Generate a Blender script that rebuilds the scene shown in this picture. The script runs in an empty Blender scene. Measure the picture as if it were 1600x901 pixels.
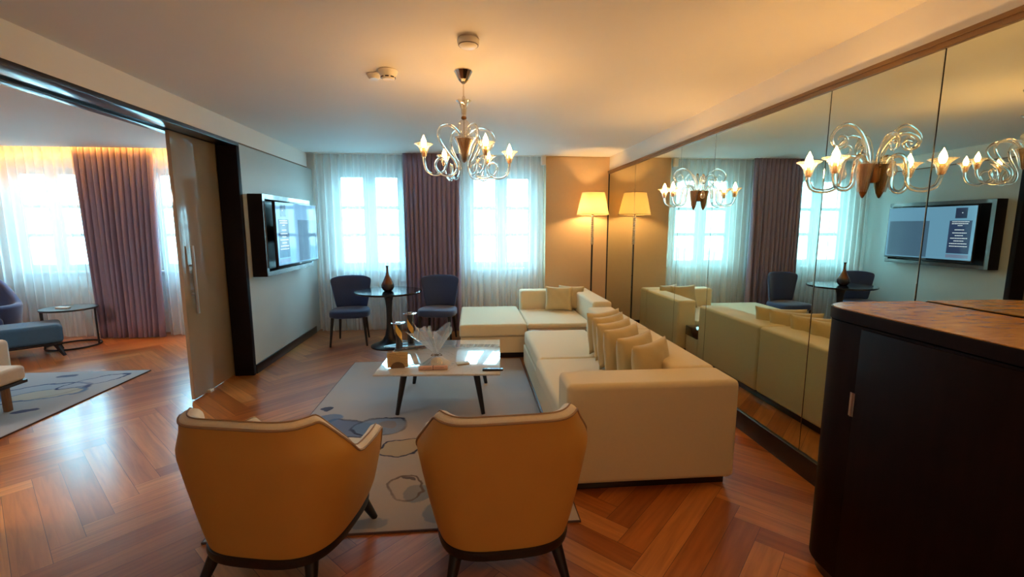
import bpy, bmesh, math, random
from math import pi, sin, cos, radians
from mathutils import Vector, Matrix
random.seed(7)
S = bpy.context.scene
C = S.collection

# ------------------------------------------------------------------ camera, world, exposure
F_PX, YAW, PITCH, ROLL, CAMH = 706.78, 0.08958, 0.13775, 0.0005, 1.6
cam_d = bpy.data.cameras.new('camera')
cam = bpy.data.objects.new('camera', cam_d); C.objects.link(cam)
cam_d.sensor_width = 36.0; cam_d.sensor_fit = 'HORIZONTAL'
cam_d.lens = F_PX * 36.0 / 1600.0
cam_d.clip_start = 0.05; cam_d.clip_end = 300
f0 = Vector((sin(YAW), cos(YAW), 0)); r0 = Vector((cos(YAW), -sin(YAW), 0)); u0 = Vector((0, 0, 1))
fw = f0 * cos(PITCH) - u0 * sin(PITCH); up = u0 * cos(PITCH) + f0 * sin(PITCH)
rt = r0 * cos(ROLL) + up * sin(ROLL); up = up * cos(ROLL) - r0 * sin(ROLL)
M = Matrix((rt, up, -fw)).transposed().to_4x4(); M.translation = Vector((0, 0, CAMH))
cam.matrix_world = M
S.camera = cam
S.view_settings.view_transform = 'Standard'
S.view_settings.look = 'None'
S.view_settings.exposure = 1.2
S.view_settings.gamma = 1.0
S.view_settings.use_curve_mapping = False
S.cycles.transparent_max_bounces = 32
S.cycles.sample_clamp_indirect = 6.0
S.cycles.max_bounces = 10
S.cycles.diffuse_bounces = 5

SKY = 27.0
W = bpy.data.worlds.new('sky'); S.world = W; W.use_nodes = True
nt = W.node_tree; nt.nodes.clear()
wo = nt.nodes.new('ShaderNodeOutputWorld'); bg = nt.nodes.new('ShaderNodeBackground')
tc = nt.nodes.new('ShaderNodeTexCoord'); sx = nt.nodes.new('ShaderNodeSeparateXYZ')
rp = nt.nodes.new('ShaderNodeValToRGB')
# overcast sky: dim at the horizon, about three times brighter overhead
rp.color_ramp.elements[0].position = 0.0; rp.color_ramp.elements[0].color = (0.13, 0.23, 0.26, 1)
rp.color_ramp.elements[1].position = 0.6; rp.color_ramp.elements[1].color = (0.36, 0.76, 1.0, 1)
nt.links.new(tc.outputs['Generated'], sx.inputs[0]); nt.links.new(sx.outputs['Z'], rp.inputs[0])
nt.links.new(rp.outputs[0], bg.inputs[0]); bg.inputs[1].default_value = SKY
nt.links.new(bg.outputs[0], wo.inputs[0])

def area(name, loc, rot, sx_, sy_, power, col, portal=False):
    l = bpy.data.lights.new(name, 'AREA'); l.shape = 'RECTANGLE'; l.size = sx_; l.size_y = sy_
    l.energy = power; l.color = col
    if portal: l.cycles.is_portal = True
    o = bpy.data.objects.new(name, l); o.location = loc; o.rotation_euler = rot; C.objects.link(o); return o
def point(name, loc, power, col, r=0.03, parent=None):
    l = bpy.data.lights.new(name, 'POINT'); l.energy = power; l.color = col; l.shadow_soft_size = r
    o = bpy.data.objects.new(name, l); o.location = loc; C.objects.link(o)
    if parent: o.parent = parent
    return o
WARM = (1.0, 0.60, 0.24)
BULB = 205.0          # candle bulb emission
# window portals (sky sampling only)
WIN = [(-2.06, -1.02), (-0.05, 1.0), (-6.50, -5.48), (-4.62, -3.60)]
for a, b in WIN:
    area('window_portal', ((a + b) / 2, 7.42, 1.69), (radians(-90), 0, 0), b - a, 1.5, 1, (1, 1, 1), portal=True)
# added fill lights without fixtures, one behind the camera, one in the next room
area('rear_fill_light', (0.9, -0.6, 2.60), (0, 0, 0), 0.5, 0.5, 6, (1.0, 0.52, 0.20))
area('next_room_fill_light', (-5.2, 1.6, 2.60), (0, 0, 0), 0.8, 0.8, 34, (1.0, 0.88, 0.76))

# ------------------------------------------------------------------ helpers
def srgb(r, g, b):
    f = lambda c: (c / 255 / 12.92) if c / 255 <= 0.04045 else ((c / 255 + 0.055) / 1.055) ** 2.4
    return (f(r), f(g), f(b), 1)

def pbr(name, col, rough=0.5, metal=0.0, var=0.0, vscale=8.0, bump=0.0, bscale=200.0, coat=0.0, sheen=0.0, spec=None, stretch=None):
    m = bpy.data.materials.new(name); m.use_nodes = True
    n = m.node_tree; b = n.nodes['Principled BSDF']
    b.inputs['Base Color'].default_value = col; b.inputs['Roughness'].default_value = rough
    b.inputs['Metallic'].default_value = metal
    if coat: b.inputs['Coat Weight'].default_value = coat; b.inputs['Coat Roughness'].default_value = 0.05
    if sheen: b.inputs['Sheen Weight'].default_value = sheen; b.inputs['Sheen Roughness'].default_value = 0.4
    if spec is not None: b.inputs['Specular IOR Level'].default_value = spec
    t = n.nodes.new('ShaderNodeTexCoord')
    src = t.outputs['Object']
    if stretch:
        mp = n.nodes.new('ShaderNodeMapping'); mp.inputs['Scale'].default_value = stretch
        n.links.new(src, mp.inputs[0]); src = mp.outputs[0]
    if var:
        ns = n.nodes.new('ShaderNodeTexNoise'); ns.inputs['Scale'].default_value = vscale; ns.inputs['Detail'].default_value = 5
        n.links.new(src, ns.inputs['Vector'])
        mx = n.nodes.new('ShaderNodeMix'); mx.data_type = 'RGBA'
        mx.inputs[6].default_value = (*[c * (1 - var) for c in col[:3]], 1)
        mx.inputs[7].default_value = (*[min(1, c * (1 + var)) for c in col[:3]], 1)
        n.links.new(ns.outputs[0], mx.inputs[0]); n.links.new(mx.outputs[2], b.inputs['Base Color'])
    if bump:
        ns = n.nodes.new('ShaderNodeTexNoise'); ns.inputs['Scale'].default_value = bscale; ns.inputs['Detail'].default_value = 2
        n.links.new(src, ns.inputs['Vector'])
        bp = n.nodes.new('ShaderNodeBump'); bp.inputs['Strength'].default_value = bump; bp.inputs['Distance'].default_value = 0.002
        n.links.new(ns.outputs[0], bp.inputs['Height']); n.links.new(bp.outputs[0], b.inputs['Normal'])
    return m

def emis(name, col, s):
    m = bpy.data.materials.new(name); m.use_nodes = True; n = m.node_tree; n.nodes.clear()
    o = n.nodes.new('ShaderNodeOutputMaterial'); e = n.nodes.new('ShaderNodeEmission')
    e.inputs[0].default_value = (*col[:3], 1); e.inputs[1].default_value = s; n.links.new(e.outputs[0], o.inputs[0]); return m

def thin_glass(name, tint=(1, 1, 1), gl=0.12, edge=0.75, rough=0.03, haze=0.0):
    m = bpy.data.materials.new(name); m.use_nodes = True; n = m.node_tree; n.nodes.clear()
    o = n.nodes.new('ShaderNodeOutputMaterial'); t = n.nodes.new('ShaderNodeBsdfTransparent'); g = n.nodes.new('ShaderNodeBsdfGlossy')
    mx = n.nodes.new('ShaderNodeMixShader'); lw = n.nodes.new('ShaderNodeLayerWeight'); mr = n.nodes.new('ShaderNodeMapRange')
    t.inputs[0].default_value = (*tint, 1); g.inputs['Roughness'].default_value = rough
    lw.inputs[0].default_value = 0.35
    mr.inputs[3].default_value = gl; mr.inputs[4].default_value = edge
    n.links.new(lw.outputs['Facing'], mr.inputs[0]); n.links.new(mr.outputs[0], mx.inputs[0])
    n.links.new(t.outputs[0], mx.inputs[1]); n.links.new(g.outputs[0], mx.inputs[2])
    if haze:
        tl = n.nodes.new('ShaderNodeBsdfTranslucent'); df = n.nodes.new('ShaderNodeBsdfDiffuse'); a1 = n.nodes.new('ShaderNodeMixShader'); a2 = n.nodes.new('ShaderNodeMixShader'); a1.inputs[0].default_value = .5
        n.links.new(tl.outputs[0], a1.inputs[1]); n.links.new(df.outputs[0], a1.inputs[2]); a2.inputs[0].default_value = haze
        n.links.new(mx.outputs[0], a2.inputs[1]); n.links.new(a1.outputs[0], a2.inputs[2]); n.links.new(a2.outputs[0], o.inputs[0])
    else: n.links.new(mx.outputs[0], o.inputs[0])
    return m

def sheer_mat(name, col, transp=0.5, transl=0.6):
    m = bpy.data.materials.new(name); m.use_nodes = True; n = m.node_tree; n.nodes.clear()
    o = n.nodes.new('ShaderNodeOutputMaterial'); t = n.nodes.new('ShaderNodeBsdfTransparent'); d = n.nodes.new('ShaderNodeBsdfDiffuse')
    l = n.nodes.new('ShaderNodeBsdfTranslucent'); m1 = n.nodes.new('ShaderNodeMixShader'); m2 = n.nodes.new('ShaderNodeMixShader')
    lw = n.nodes.new('ShaderNodeLayerWeight'); lw.inputs[0].default_value = 0.5
    mr = n.nodes.new('ShaderNodeMapRange'); mr.inputs[3].default_value = transp; mr.inputs[4].default_value = transp * 0.05
    n.links.new(lw.outputs['Facing'], mr.inputs[0])
    d.inputs[0].default_value = col; l.inputs[0].default_value = col; t.inputs[0].default_value = (1, 1, 1, 1)
    m1.inputs[0].default_value = transl; n.links.new(d.outputs[0], m1.inputs[1]); n.links.new(l.outputs[0], m1.inputs[2])
    n.links.new(mr.outputs[0], m2.inputs[0]); n.links.new(m1.outputs[0], m2.inputs[1]); n.links.new(t.outputs[0], m2.inputs[2])
    n.links.new(m2.outputs[0], o.inputs[0]); return m

class MB:
    def __init__(s): s.b = bmesh.new()
    def box(s, lo, hi, bev=0.0, seg=2, rot=0.0, piv=None, taper=None):
        vs = [s.b.verts.new((x, y, z)) for z in (lo[2], hi[2]) for y in (lo[1], hi[1]) for x in (lo[0], hi[0])]
        fs = [s.b.faces.new([vs[i] for i in q]) for q in ((0, 2, 3, 1), (4, 5, 7, 6), (0, 1, 5, 4), (2, 6, 7, 3), (0, 4, 6, 2), (1, 3, 7, 5))]
        if rot:
            p = Vector(piv or ((lo[0] + hi[0]) / 2, (lo[1] + hi[1]) / 2, 0))
            bmesh.ops.rotate(s.b, verts=vs, cent=p, matrix=Matrix.Rotation(rot, 3, 'Z'))
        if bev:
            es = list({e for f in fs for e in f.edges})
            bmesh.ops.bevel(s.b, geom=es, offset=bev, segments=seg, profile=0.5, affect='EDGES')
        return s
    def face(s, pts):
        s.b.faces.new([s.b.verts.new(p) for p in pts]); return s
    def grid(s, fn, nu, nv, cu=False, cv=False):
        vs = [[s.b.verts.new(fn(i / (nu if cu else nu - 1), j / (nv if cv else nv - 1))) for j in range(nv)] for i in range(nu)]
        for i in range(nu if cu else nu - 1):
            for j in range(nv if cv else nv - 1):
                s.b.faces.new((vs[i][j], vs[(i + 1) % nu][j], vs[(i + 1) % nu][(j + 1) % nv], vs[i][(j + 1) % nv]))
        return vs
    def lathe(s, prof, n=32, c=(0, 0, 0), flute=0, fa=0.0):
        c = Vector(c); rings = []
        for r, z in prof:
            if r < 1e-5: rings.append([s.b.verts.new(c + Vector((0, 0, z)))])
            else: rings.append([s.b.verts.new(c + Vector((r * (1 + fa * cos(flute * 2 * pi * i / n)) * cos(2 * pi * i / n), r * (1 + fa * cos(flute * 2 * pi * i / n)) * sin(2 * pi * i / n), z))) for i in range(n)])
        for a, b in zip(rings, rings[1:]):
            if len(a) == 1 and len(b) == 1: continue
            for i in range(n):
                j = (i + 1) % n
                if len(a) == 1: s.b.faces.new((a[0], b[j], b[i]))
                elif len(b) == 1: s.b.faces.new((a[i], a[j], b[0]))
                else: s.b.faces.new((a[i], a[j], b[j], b[i]))
        return s
    def tube(s, pts, rad, n=10, cap=True):
        pts = [Vector(p) for p in pts]; N = len(pts); rings = []
        rad = rad if isinstance(rad, (list, tuple)) else [rad] * N
        t0 = (pts[1] - pts[0]).normalized()
        up_ = Vector((0, 0, 1)) if abs(t0.z) < 0.9 else Vector((1, 0, 0))
        nrm = t0.cross(up_).normalized()
        for i, p in enumerate(pts):
            t = (pts[min(i + 1, N - 1)] - pts[max(i - 1, 0)]).normalized()
            nrm = (nrm - t * nrm.dot(t)).normalized(); bn = t.cross(nrm)
            rings.append([s.b.verts.new(p + (nrm * cos(2 * pi * k / n) + bn * sin(2 * pi * k / n)) * rad[i]) for k in range(n)])
        for a, b in zip(rings, rings[1:]):
            for k in range(n): s.b.faces.new((a[k], a[(k + 1) % n], b[(k + 1) % n], b[k]))
        if cap: s.b.faces.new(list(reversed(rings[0]))); s.b.faces.new(rings[-1])
        return s
    def build(s, name, mat, parent=None, smooth=True, ang=35, mods=None, loc=None):
        bmesh.ops.recalc_face_normals(s.b, faces=s.b.faces)
        me = bpy.data.meshes.new(name); s.b.to_mesh(me); s.b.free()
        if smooth:
            for p in me.polygons: p.use_smooth = True
            me.set_sharp_from_angle(angle=radians(ang))
        me.materials.append(mat)
        o = bpy.data.objects.new(name, me); C.objects.link(o)
        if parent: o.parent = parent
        if loc: o.location = loc
        if mods == 'wn':
            o.modifiers.new('wn', 'WEIGHTED_NORMAL').keep_sharp = True
        elif mods == 'sub':
            k = o.modifiers.new('sub', 'SUBSURF'); k.levels = 1; k.render_levels = 1
        return o

def cr(pts, per=8):
    P = [Vector(p) for p in pts]; P = [2 * P[0] - P[1]] + P + [2 * P[-1] - P[-2]]; out = []
    for i in range(1, len(P) - 2):
        a, b, c, d = P[i - 1:i + 3]
        for k in range(per):
            t = k / per
            out.append(0.5 * ((2 * b) + (c - a) * t + (2 * a - 5 * b + 4 * c - d) * t * t + (3 * b - a - 3 * c + d) * t ** 3))
    out.append(P[-2]); return out

def tag(o, label=None, cat=None, group=None, kind=None):
    if label: o['label'] = label
    if cat: o['category'] = cat
    if group: o['group'] = group
    if kind: o['kind'] = kind
    return o
def empty(name, loc=(0, 0, 0), rz=0, label=None, cat=None, group=None):
    o = bpy.data.objects.new(name, None); C.objects.link(o); o.location = loc; o.rotation_euler = (0, 0, rz)
    o.empty_display_size = 0.1
    return tag(o, label, cat, group)
def struct(name, mb, mat, **k):
    return tag(mb.build(name, mat, **k), kind='structure')
def ss(a, b, x):
    t = max(0, min(1, (x - a) / (b - a))); return t * t * (3 - 2 * t)
def copy_tree(o, parent=None):
    c = o.copy(); C.objects.link(c)
    if parent: c.parent = parent
    for ch in [x for x in bpy.data.objects if x.parent == o]: copy_tree(ch, c)
    return c

# ------------------------------------------------------------------ materials
M_ = {}
M_['ceiling'] = pbr('ceiling_paint', (0.80, 0.78, 0.74, 1), 0.7, var=0.02, vscale=2)
M_['white'] = pbr('white_wall_paint', (0.80, 0.78, 0.72, 1), 0.6, var=0.02, vscale=2)
M_['panel'] = pbr('pale_grey_wall_panel', (0.50, 0.53, 0.51, 1), 0.5, var=0.02, vscale=3, bump=0.2, bscale=300)
M_['beige'] = pbr('beige_wallcovering', (0.66, 0.47, 0.28, 1), 0.6, var=0.03, vscale=30, bump=0.3, bscale=400)
M_['darkwood'] = pbr('dark_wenge_wood', (0.010, 0.006, 0.009, 1), 0.28, var=0.35, vscale=6, stretch=(8, 8, 1), coat=0.4)
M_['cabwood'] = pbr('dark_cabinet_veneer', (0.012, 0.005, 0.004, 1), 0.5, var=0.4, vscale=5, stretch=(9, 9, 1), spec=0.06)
M_['cabtop_sheen'] = pbr('polished_top_amber_reflection', (0.52, 0.23, 0.035, 1), 0.22, var=0.6, vscale=4, stretch=(3, 8, 1), coat=0.1, bump=0.25, bscale=14)  # warm reflection on the dark polished wood, painted in as amber base colour
M_['jamb'] = pbr('near_black_jamb', (0.007, 0.005, 0.009, 1), 0.5, var=0.2, spec=0.2)
M_['bronze'] = pbr('bronze_trim', (0.20, 0.12, 0.06, 1), 0.35, metal=0.6, var=0.1)
M_['black'] = pbr('black_lacquer', (0.010, 0.008, 0.012, 1), 0.3, var=0.1, coat=0.3)
M_['leg'] = pbr('blackened_wood_leg', (0.012, 0.009, 0.012, 1), 0.35, var=0.2, stretch=(6, 6, 1))
M_['sofa'] = pbr('cream_upholstery', (0.76, 0.65, 0.43, 1), 0.85, var=0.03, vscale=60, bump=0.35, bscale=700, sheen=0.15)
M_['leather'] = pbr('tan_leather', (0.62, 0.33, 0.075, 1), 0.5, var=0.05, vscale=6, bump=0.2, bscale=500)
M_['cream'] = pbr('cream_chair_fabric', (0.78, 0.70, 0.58, 1), 0.85, var=0.08, vscale=90, bump=0.5, bscale=600, sheen=0.2)
M_['pillow'] = pbr('champagne_cushion_satin', (0.57, 0.45, 0.24, 1), 0.6, var=0.06, vscale=12, bump=0.35, bscale=60, sheen=0.3)
M_['blue'] = pbr('slate_blue_fabric', (0.040, 0.065, 0.165, 1), 0.8, var=0.15, vscale=80, bump=0.3, bscale=500, sheen=0.4)
M_['blue2'] = pbr('petrol_blue_fabric', (0.04, 0.11, 0.20, 1), 0.8, var=0.12, vscale=60, bump=0.3, bscale=500, sheen=0.3)
M_['chrome'] = pbr('polished_nickel', (0.72, 0.66, 0.58, 1), 0.12, metal=1.0)
M_['steel'] = pbr('brushed_steel', (0.5, 0.5, 0.5, 1), 0.3, metal=1.0)
M_['brass'] = pbr('bronze_glass', (0.28, 0.15, 0.06, 1), 0.25, metal=0.7, var=0.15)
M_['glass'] = thin_glass('blown_glass', (1.0, 0.985, 0.95), 0.12, 0.88, 0.03, 0.10)
m = bpy.data.materials.new('solid_glass_rod'); m.use_nodes = True; b = m.node_tree.nodes['Principled BSDF']
b.inputs['Base Color'].default_value = (1, .975, .92, 1); b.inputs['Roughness'].default_value = .02; b.inputs['IOR'].default_value = 1.5; b.inputs['Transmission Weight'].default_value = 1
M_['tube'] = m
M_['pane'] = thin_glass('window_glass', (0.93, 0.99, 1.0), 0.04, 0.5, 0.0)
M_['film'] = thin_glass('cellophane_film', (0.95, 0.96, 0.98), 0.30, 0.9, 0.14, 0.24)
M_['sheer'] = sheer_mat('white_sheer_voile', (0.84, 0.84, 0.83, 1), 0.56, 0.30)
M_['drape'] = pbr('mauve_satin_drape', (0.29, 0.225, 0.33, 1), 0.38, var=0.12, vscale=30, stretch=(6, 6, 0.5), bump=0.2, bscale=300, sheen=0.4)
M_['winframe'] = pbr('white_window_frame', (0.78, 0.78, 0.76, 1), 0.4, var=0.02)
M_['plastic'] = pbr('white_plastic', (0.78, 0.74, 0.66, 1), 0.4, var=0.02)
M_['bulb'] = emis('candle_bulb_glow', (1.0, 0.51, 0.155), BULB)
M_['bulb2'] = emis('chandelier_bulb_glow', (1.0, 0.51, 0.155), BULB * 0.5)
M_['shade'] = sheer_mat('cream_lamp_shade', (0.75, 0.56, 0.27, 1), 0.0, 0.28)
M_['gray'] = pbr('grey_plinth', (0.10, 0.10, 0.11, 1), 0.6)
M_['card'] = pbr('tan_card_paper', (0.62, 0.42, 0.18, 1), 0.7, var=0.04)
M_['ink'] = pbr('dark_ink', (0.03, 0.02, 0.02, 1), 0.7)
M_['wood'] = pbr('brown_wood', (0.16, 0.09, 0.04, 1), 0.5, var=0.3, stretch=(1, 8, 8))
M_['oak'] = pbr('amber_wood_leg', (0.25, 0.12, 0.04, 1), 0.45, var=0.3, stretch=(8, 8, 1))
M_['pink'] = pbr('pink_paper', (0.70, 0.42, 0.32, 1), 0.7, var=0.03)
M_['cloth'] = pbr('beige_packet', (0.55, 0.46, 0.30, 1), 0.7, var=0.1, vscale=40)
M_['slate'] = pbr('dark_slate_tray', (0.06, 0.07, 0.08, 1), 0.35, var=0.2)
M_['ground'] = pbr('pale_ground', (0.08, 0.13, 0.14, 1), 0.9, var=0.1, vscale=0.3)

# mirror: slightly olive silvering
m = bpy.data.materials.new('smoked_mirror'); m.use_nodes = True; n = m.node_tree
b = n.nodes['Principled BSDF']; b.inputs['Metallic'].default_value = 1; b.inputs['Roughness'].default_value = 0.0
ns = n.nodes.new('ShaderNodeTexNoise'); ns.inputs['Scale'].default_value = 0.5
mx = n.nodes.new('ShaderNodeMix'); mx.data_type = 'RGBA'; mx.inputs[6].default_value = (0.66, 0.72, 0.60, 1); mx.inputs[7].default_value = (0.70, 0.75, 0.64, 1)
n.links.new(ns.outputs[0], mx.inputs[0]); n.links.new(mx.outputs[2], b.inputs['Base Color'])
M_['mirror'] = m

# parquet: tone per board + grain along the board (uv)
m = bpy.data.materials.new('herringbone_oak'); m.use_nodes = True; n = m.node_tree; b = n.nodes['Principled BSDF']
ge = n.nodes.new('ShaderNodeNewGeometry'); uv = n.nodes.new('ShaderNodeUVMap'); uv.uv_map = 'UVMap'
mp = n.nodes.new('ShaderNodeMapping'); mp.inputs['Scale'].default_value = (2.2, 30, 1)
cmb = n.nodes.new('ShaderNodeCombineXYZ'); mul = n.nodes.new('ShaderNodeMath'); mul.operation = 'MULTIPLY'; mul.inputs[1].default_value = 37.0
n.links.new(ge.outputs['Random Per Island'], mul.inputs[0]); n.links.new(mul.outputs[0], cmb.inputs[2])
n.links.new(uv.outputs[0], mp.inputs[0]); va = n.nodes.new('ShaderNodeVectorMath'); n.links.new(mp.outputs[0], va.inputs[0]); n.links.new(cmb.outputs[0], va.inputs[1])
ns = n.nodes.new('ShaderNodeTexNoise'); ns.inputs['Scale'].default_value = 1.0; ns.inputs['Detail'].default_value = 6; ns.inputs['Distortion'].default_value = 0.6
n.links.new(va.outputs[0], ns.inputs['Vector'])
r1 = n.nodes.new('ShaderNodeValToRGB'); e = r1.color_ramp.elements
e[0].position = 0.0; e[0].color = (0.34, 0.088, 0.015, 1); e[1].position = 1.0; e[1].color = (0.64, 0.25, 0.068, 1)
k = e.new(0.5); k.color = (0.49, 0.152, 0.032, 1)
n.links.new(ge.outputs['Random Per Island'], r1.inputs[0])
r2 = n.nodes.new('ShaderNodeValToRGB'); r2.color_ramp.elements[0].position = 0.3; r2.color_ramp.elements[0].color = (0.72, 0.68, 0.64, 1)
r2.color_ramp.elements[1].position = 0.7; r2.color_ramp.elements[1].color = (1.12, 1.12, 1.12, 1)
n.links.new(ns.outputs[0], r2.inputs[0])
mx = n.nodes.new('ShaderNodeMix'); mx.data_type = 'RGBA'; mx.blend_type = 'MULTIPLY'; mx.inputs[0].default_value = 1.0
n.links.new(r1.outputs[0], mx.inputs[6]); n.links.new(r2.outputs[0], mx.inputs[7]); n.links.new(mx.outputs[2], b.inputs['Base Color'])
b.inputs['Roughness'].default_value = 0.30; b.inputs['Coat Weight'].default_value = 0.35; b.inputs['Coat Roughness'].default_value = 0.18
bp = n.nodes.new('ShaderNodeBump'); bp.inputs['Strength'].default_value = 0.12; bp.inputs['Distance'].default_value = 0.001
n.links.new(ns.outputs[0], bp.inputs['Height']); n.links.new(bp.outputs[0], b.inputs['Normal'])
M_['parquet'] = m

# marble-look glossy table top
m = pbr('beige_marble', (0.52, 0.47, 0.40, 1), 0.05, coat=1.0); n = m.node_tree; b = n.nodes['Principled BSDF']; b.inputs['Coat Roughness'].default_value = 0.01
b.inputs['Coat IOR'].default_value = 1.9
t = n.nodes.new('ShaderNodeTexCoord'); ns = n.nodes.new('ShaderNodeTexNoise'); ns.inputs['Scale'].default_value = 3.2; ns.inputs['Detail'].default_value = 9; ns.inputs['Distortion'].default_value = 1.6
n.links.new(t.outputs['Object'], ns.inputs['Vector']); rr = n.nodes.new('ShaderNodeValToRGB'); e = rr.color_ramp.elements
e[0].position = 0.0; e[0].color = (0.62, 0.56, 0.48, 1); e[1].position = 1.0; e[1].color = (0.66, 0.61, 0.54, 1)
k = e.new(0.485); k.color = (0.66, 0.61, 0.54, 1); k = e.new(0.50); k.color = (0.56, 0.50, 0.42, 1); k = e.new(0.512); k.color = (0.64, 0.59, 0.52, 1)
n.links.new(ns.outputs[0], rr.inputs[0]); n.links.new(rr.outputs[0], b.inputs['Base Color'])
M_['marble'] = m

def rug_mat(name, base, base2, blobs):
    """base wash plus painted flower blobs: (x, y, rx, ry, rot, fill, outline, fillamt)"""
    m = bpy.data.materials.new(name); m.use_nodes = True; n = m.node_tree; b = n.nodes['Principled BSDF']; b.inputs['Roughness'].default_value = 0.95
    L = n.links.new
    t = n.nodes.new('ShaderNodeTexCoord')
    ns = n.nodes.new('ShaderNodeTexNoise'); ns.inputs['Scale'].default_value = 1.3; ns.inputs['Detail'].default_value = 6
    L(t.outputs['Object'], ns.inputs['Vector'])
    rr = n.nodes.new('ShaderNodeValToRGB'); rr.color_ramp.elements[0].position = 0.35; rr.color_ramp.elements[0].color = base
    rr.color_ramp.elements[1].position = 0.65; rr.color_ramp.elements[1].color = base2; L(ns.outputs[0], rr.inputs[0])
    cur = rr.outputs[0]
    dn = n.nodes.new('ShaderNodeTexNoise'); dn.inputs['Scale'].default_value = 5.0; dn.inputs['Detail'].default_value = 5; L(t.outputs['Object'], dn.inputs['Vector'])
    sb = n.nodes.new('ShaderNodeVectorMath'); sb.operation = 'SUBTRACT'; sb.inputs[1].default_value = (0.5, 0.5, 0.5); L(dn.outputs['Color'], sb.inputs[0])
    sc = n.nodes.new('ShaderNodeVectorMath'); sc.operation = 'SCALE'; sc.inputs['Scale'].default_value = 0.15; L(sb.outputs[0], sc.inputs[0])
    ad = n.nodes.new('ShaderNodeVectorMath'); L(t.outputs['Object'], ad.inputs[0]); L(sc.outputs[0], ad.inputs[1])
    for (x, y, rx, ry, rot, fill, line, fa) in blobs:
        mp = n.nodes.new('ShaderNodeMapping'); mp.vector_type = 'TEXTURE'
        mp.inputs['Location'].default_value = (x, y, 0); mp.inputs['Rotation'].default_value = (0, 0, rot); mp.inputs['Scale'].default_value = (rx, ry, 1)
        L(ad.outputs[0], mp.inputs[0])
        z0 = n.nodes.new('ShaderNodeVectorMath'); z0.operation = 'MULTIPLY'; z0.inputs[1].default_value = (1, 1, 0); L(mp.outputs[0], z0.inputs[0])
        ln = n.nodes.new('ShaderNodeVectorMath'); ln.operation = 'LENGTH'; L(z0.outputs[0], ln.inputs[0])
        mr = n.nodes.new('ShaderNodeMapRange'); mr.inputs[1].default_value = 1.02; mr.inputs[2].default_value = 0.9; mr.inputs[3].default_value = 0; mr.inputs[4].default_value = fa
        L(ln.outputs['Value'], mr.inputs[0])
        mx = n.nodes.new('ShaderNodeMix'); mx.data_type = 'RGBA'; mx.inputs[7].default_value = fill; L(mr.outputs[0], mx.inputs[0]); L(cur, mx.inputs[6]); cur = mx.outputs[2]
        if line:
            s1 = n.nodes.new('ShaderNodeMath'); s1.operation = 'SUBTRACT'; s1.inputs[1].default_value = 0.97; L(ln.outputs['Value'], s1.inputs[0])
            ab = n.nodes.new('ShaderNodeMath'); ab.operation = 'ABSOLUTE'; L(s1.outputs[0], ab.inputs[0])
            mr = n.nodes.new('ShaderNodeMapRange'); mr.inputs[1].default_value = 0.09; mr.inputs[2].default_value = 0.03; mr.inputs[3].default_value = 0; mr.inputs[4].default_value = 1
            L(ab.outputs[0], mr.inputs[0])
            br = n.nodes.new('ShaderNodeMapRange'); br.inputs[1].default_value = 0.32; br.inputs[2].default_value = 0.46; L(ns.outputs[0], br.inputs[0])
            mm = n.nodes.new('ShaderNodeMath'); mm.operation = 'MULTIPLY'; L(mr.outputs[0], mm.inputs[0]); L(br.outputs[0], mm.inputs[1])
            mx = n.nodes.new('ShaderNodeMix'); mx.data_type = 'RGBA'; mx.inputs[7].default_value = line; L(mm.outputs[0], mx.inputs[0]); L(cur, mx.inputs[6]); cur = mx.outputs[2]
    L(cur, b.inputs['Base Color'])
    pn = n.nodes.new('ShaderNodeTexNoise'); pn.inputs['Scale'].default_value = 350; L(t.outputs['Object'], pn.inputs['Vector'])
    bp = n.nodes.new('ShaderNodeBump'); bp.inputs['Strength'].default_value = 0.5; bp.inputs['Distance'].default_value = 0.004; L(pn.outputs[0], bp.inputs['Height']); L(bp.outputs[0], b.inputs['Normal'])
    return m

# ------------------------------------------------------------------ room shell
XL, XR, YB, ZC = -2.35, 2.122, 6.95, 2.636
YW = 7.15            # window wall inner face
YF = -1.3
X2 = -7.5            # far wall of the second room
# floor: herringbone boards 1.0 x 0.134 at 45 degrees
bw, BL = 0.134, 1.0; nn = BL / bw; q2 = math.sqrt(0.5)
fm = MB(); uvl = fm.b.loops.layers.uv.new('UVMap')
def fl_xy(u, v): return ((u - v) * q2 - 2.715, -(u + v) * q2 + 2.857)
def board(u1, u2, v1, v2, alongu):
    g = 0.0009
    pts = [(u1 + g, v1 + g), (u2 - g, v1 + g), (u2 - g, v2 - g), (u1 + g, v2 - g)]
    xy = [fl_xy(*p) for p in pts]
    if all(p[0] < X2 for p in xy) or all(p[0] > XR for p in xy) or all(p[1] < YF for p in xy) or all(p[1] > YW for p in xy): return
    f = fm.b.faces.new([fm.b.verts.new((x, y, 0)) for x, y in xy])
    for l, (u, v) in zip(f.loops, pts): l[uvl].uv = (u, v) if alongu else (v, u)
for kk in range(-90, 91):
    for mm_ in range(-8, 9):
        s_ = mm_ * BL
        board(kk * bw + s_, kk * bw + BL + s_, kk * bw - s_, (kk + 1) * bw - s_, True)
        board((kk + nn) * bw + s_, (kk + nn + 1) * bw + s_, (kk - nn + 1) * bw - s_, (kk + 1) * bw - s_, False)
for co, no in (((X2, 0, 0), (-1, 0, 0)), ((XR, 0, 0), (1, 0, 0)), ((0, YF, 0), (0, -1, 0)), ((0, YW, 0), (0, 1, 0))):
    bmesh.ops.bisect_plane(fm.b, geom=fm.b.verts[:] + fm.b.edges[:] + fm.b.faces[:], plane_co=co, plane_no=no, clear_outer=True)
for f in fm.b.faces:
    if f.normal.z < 0: f.normal_flip()
me = bpy.data.meshes.new('floor'); fm.b.to_mesh(me); fm.b.free(); me.materials.append(M_['parquet'])
fo = bpy.data.objects.new('floor', me); C.objects.link(fo); tag(fo, kind='structure')
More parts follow.
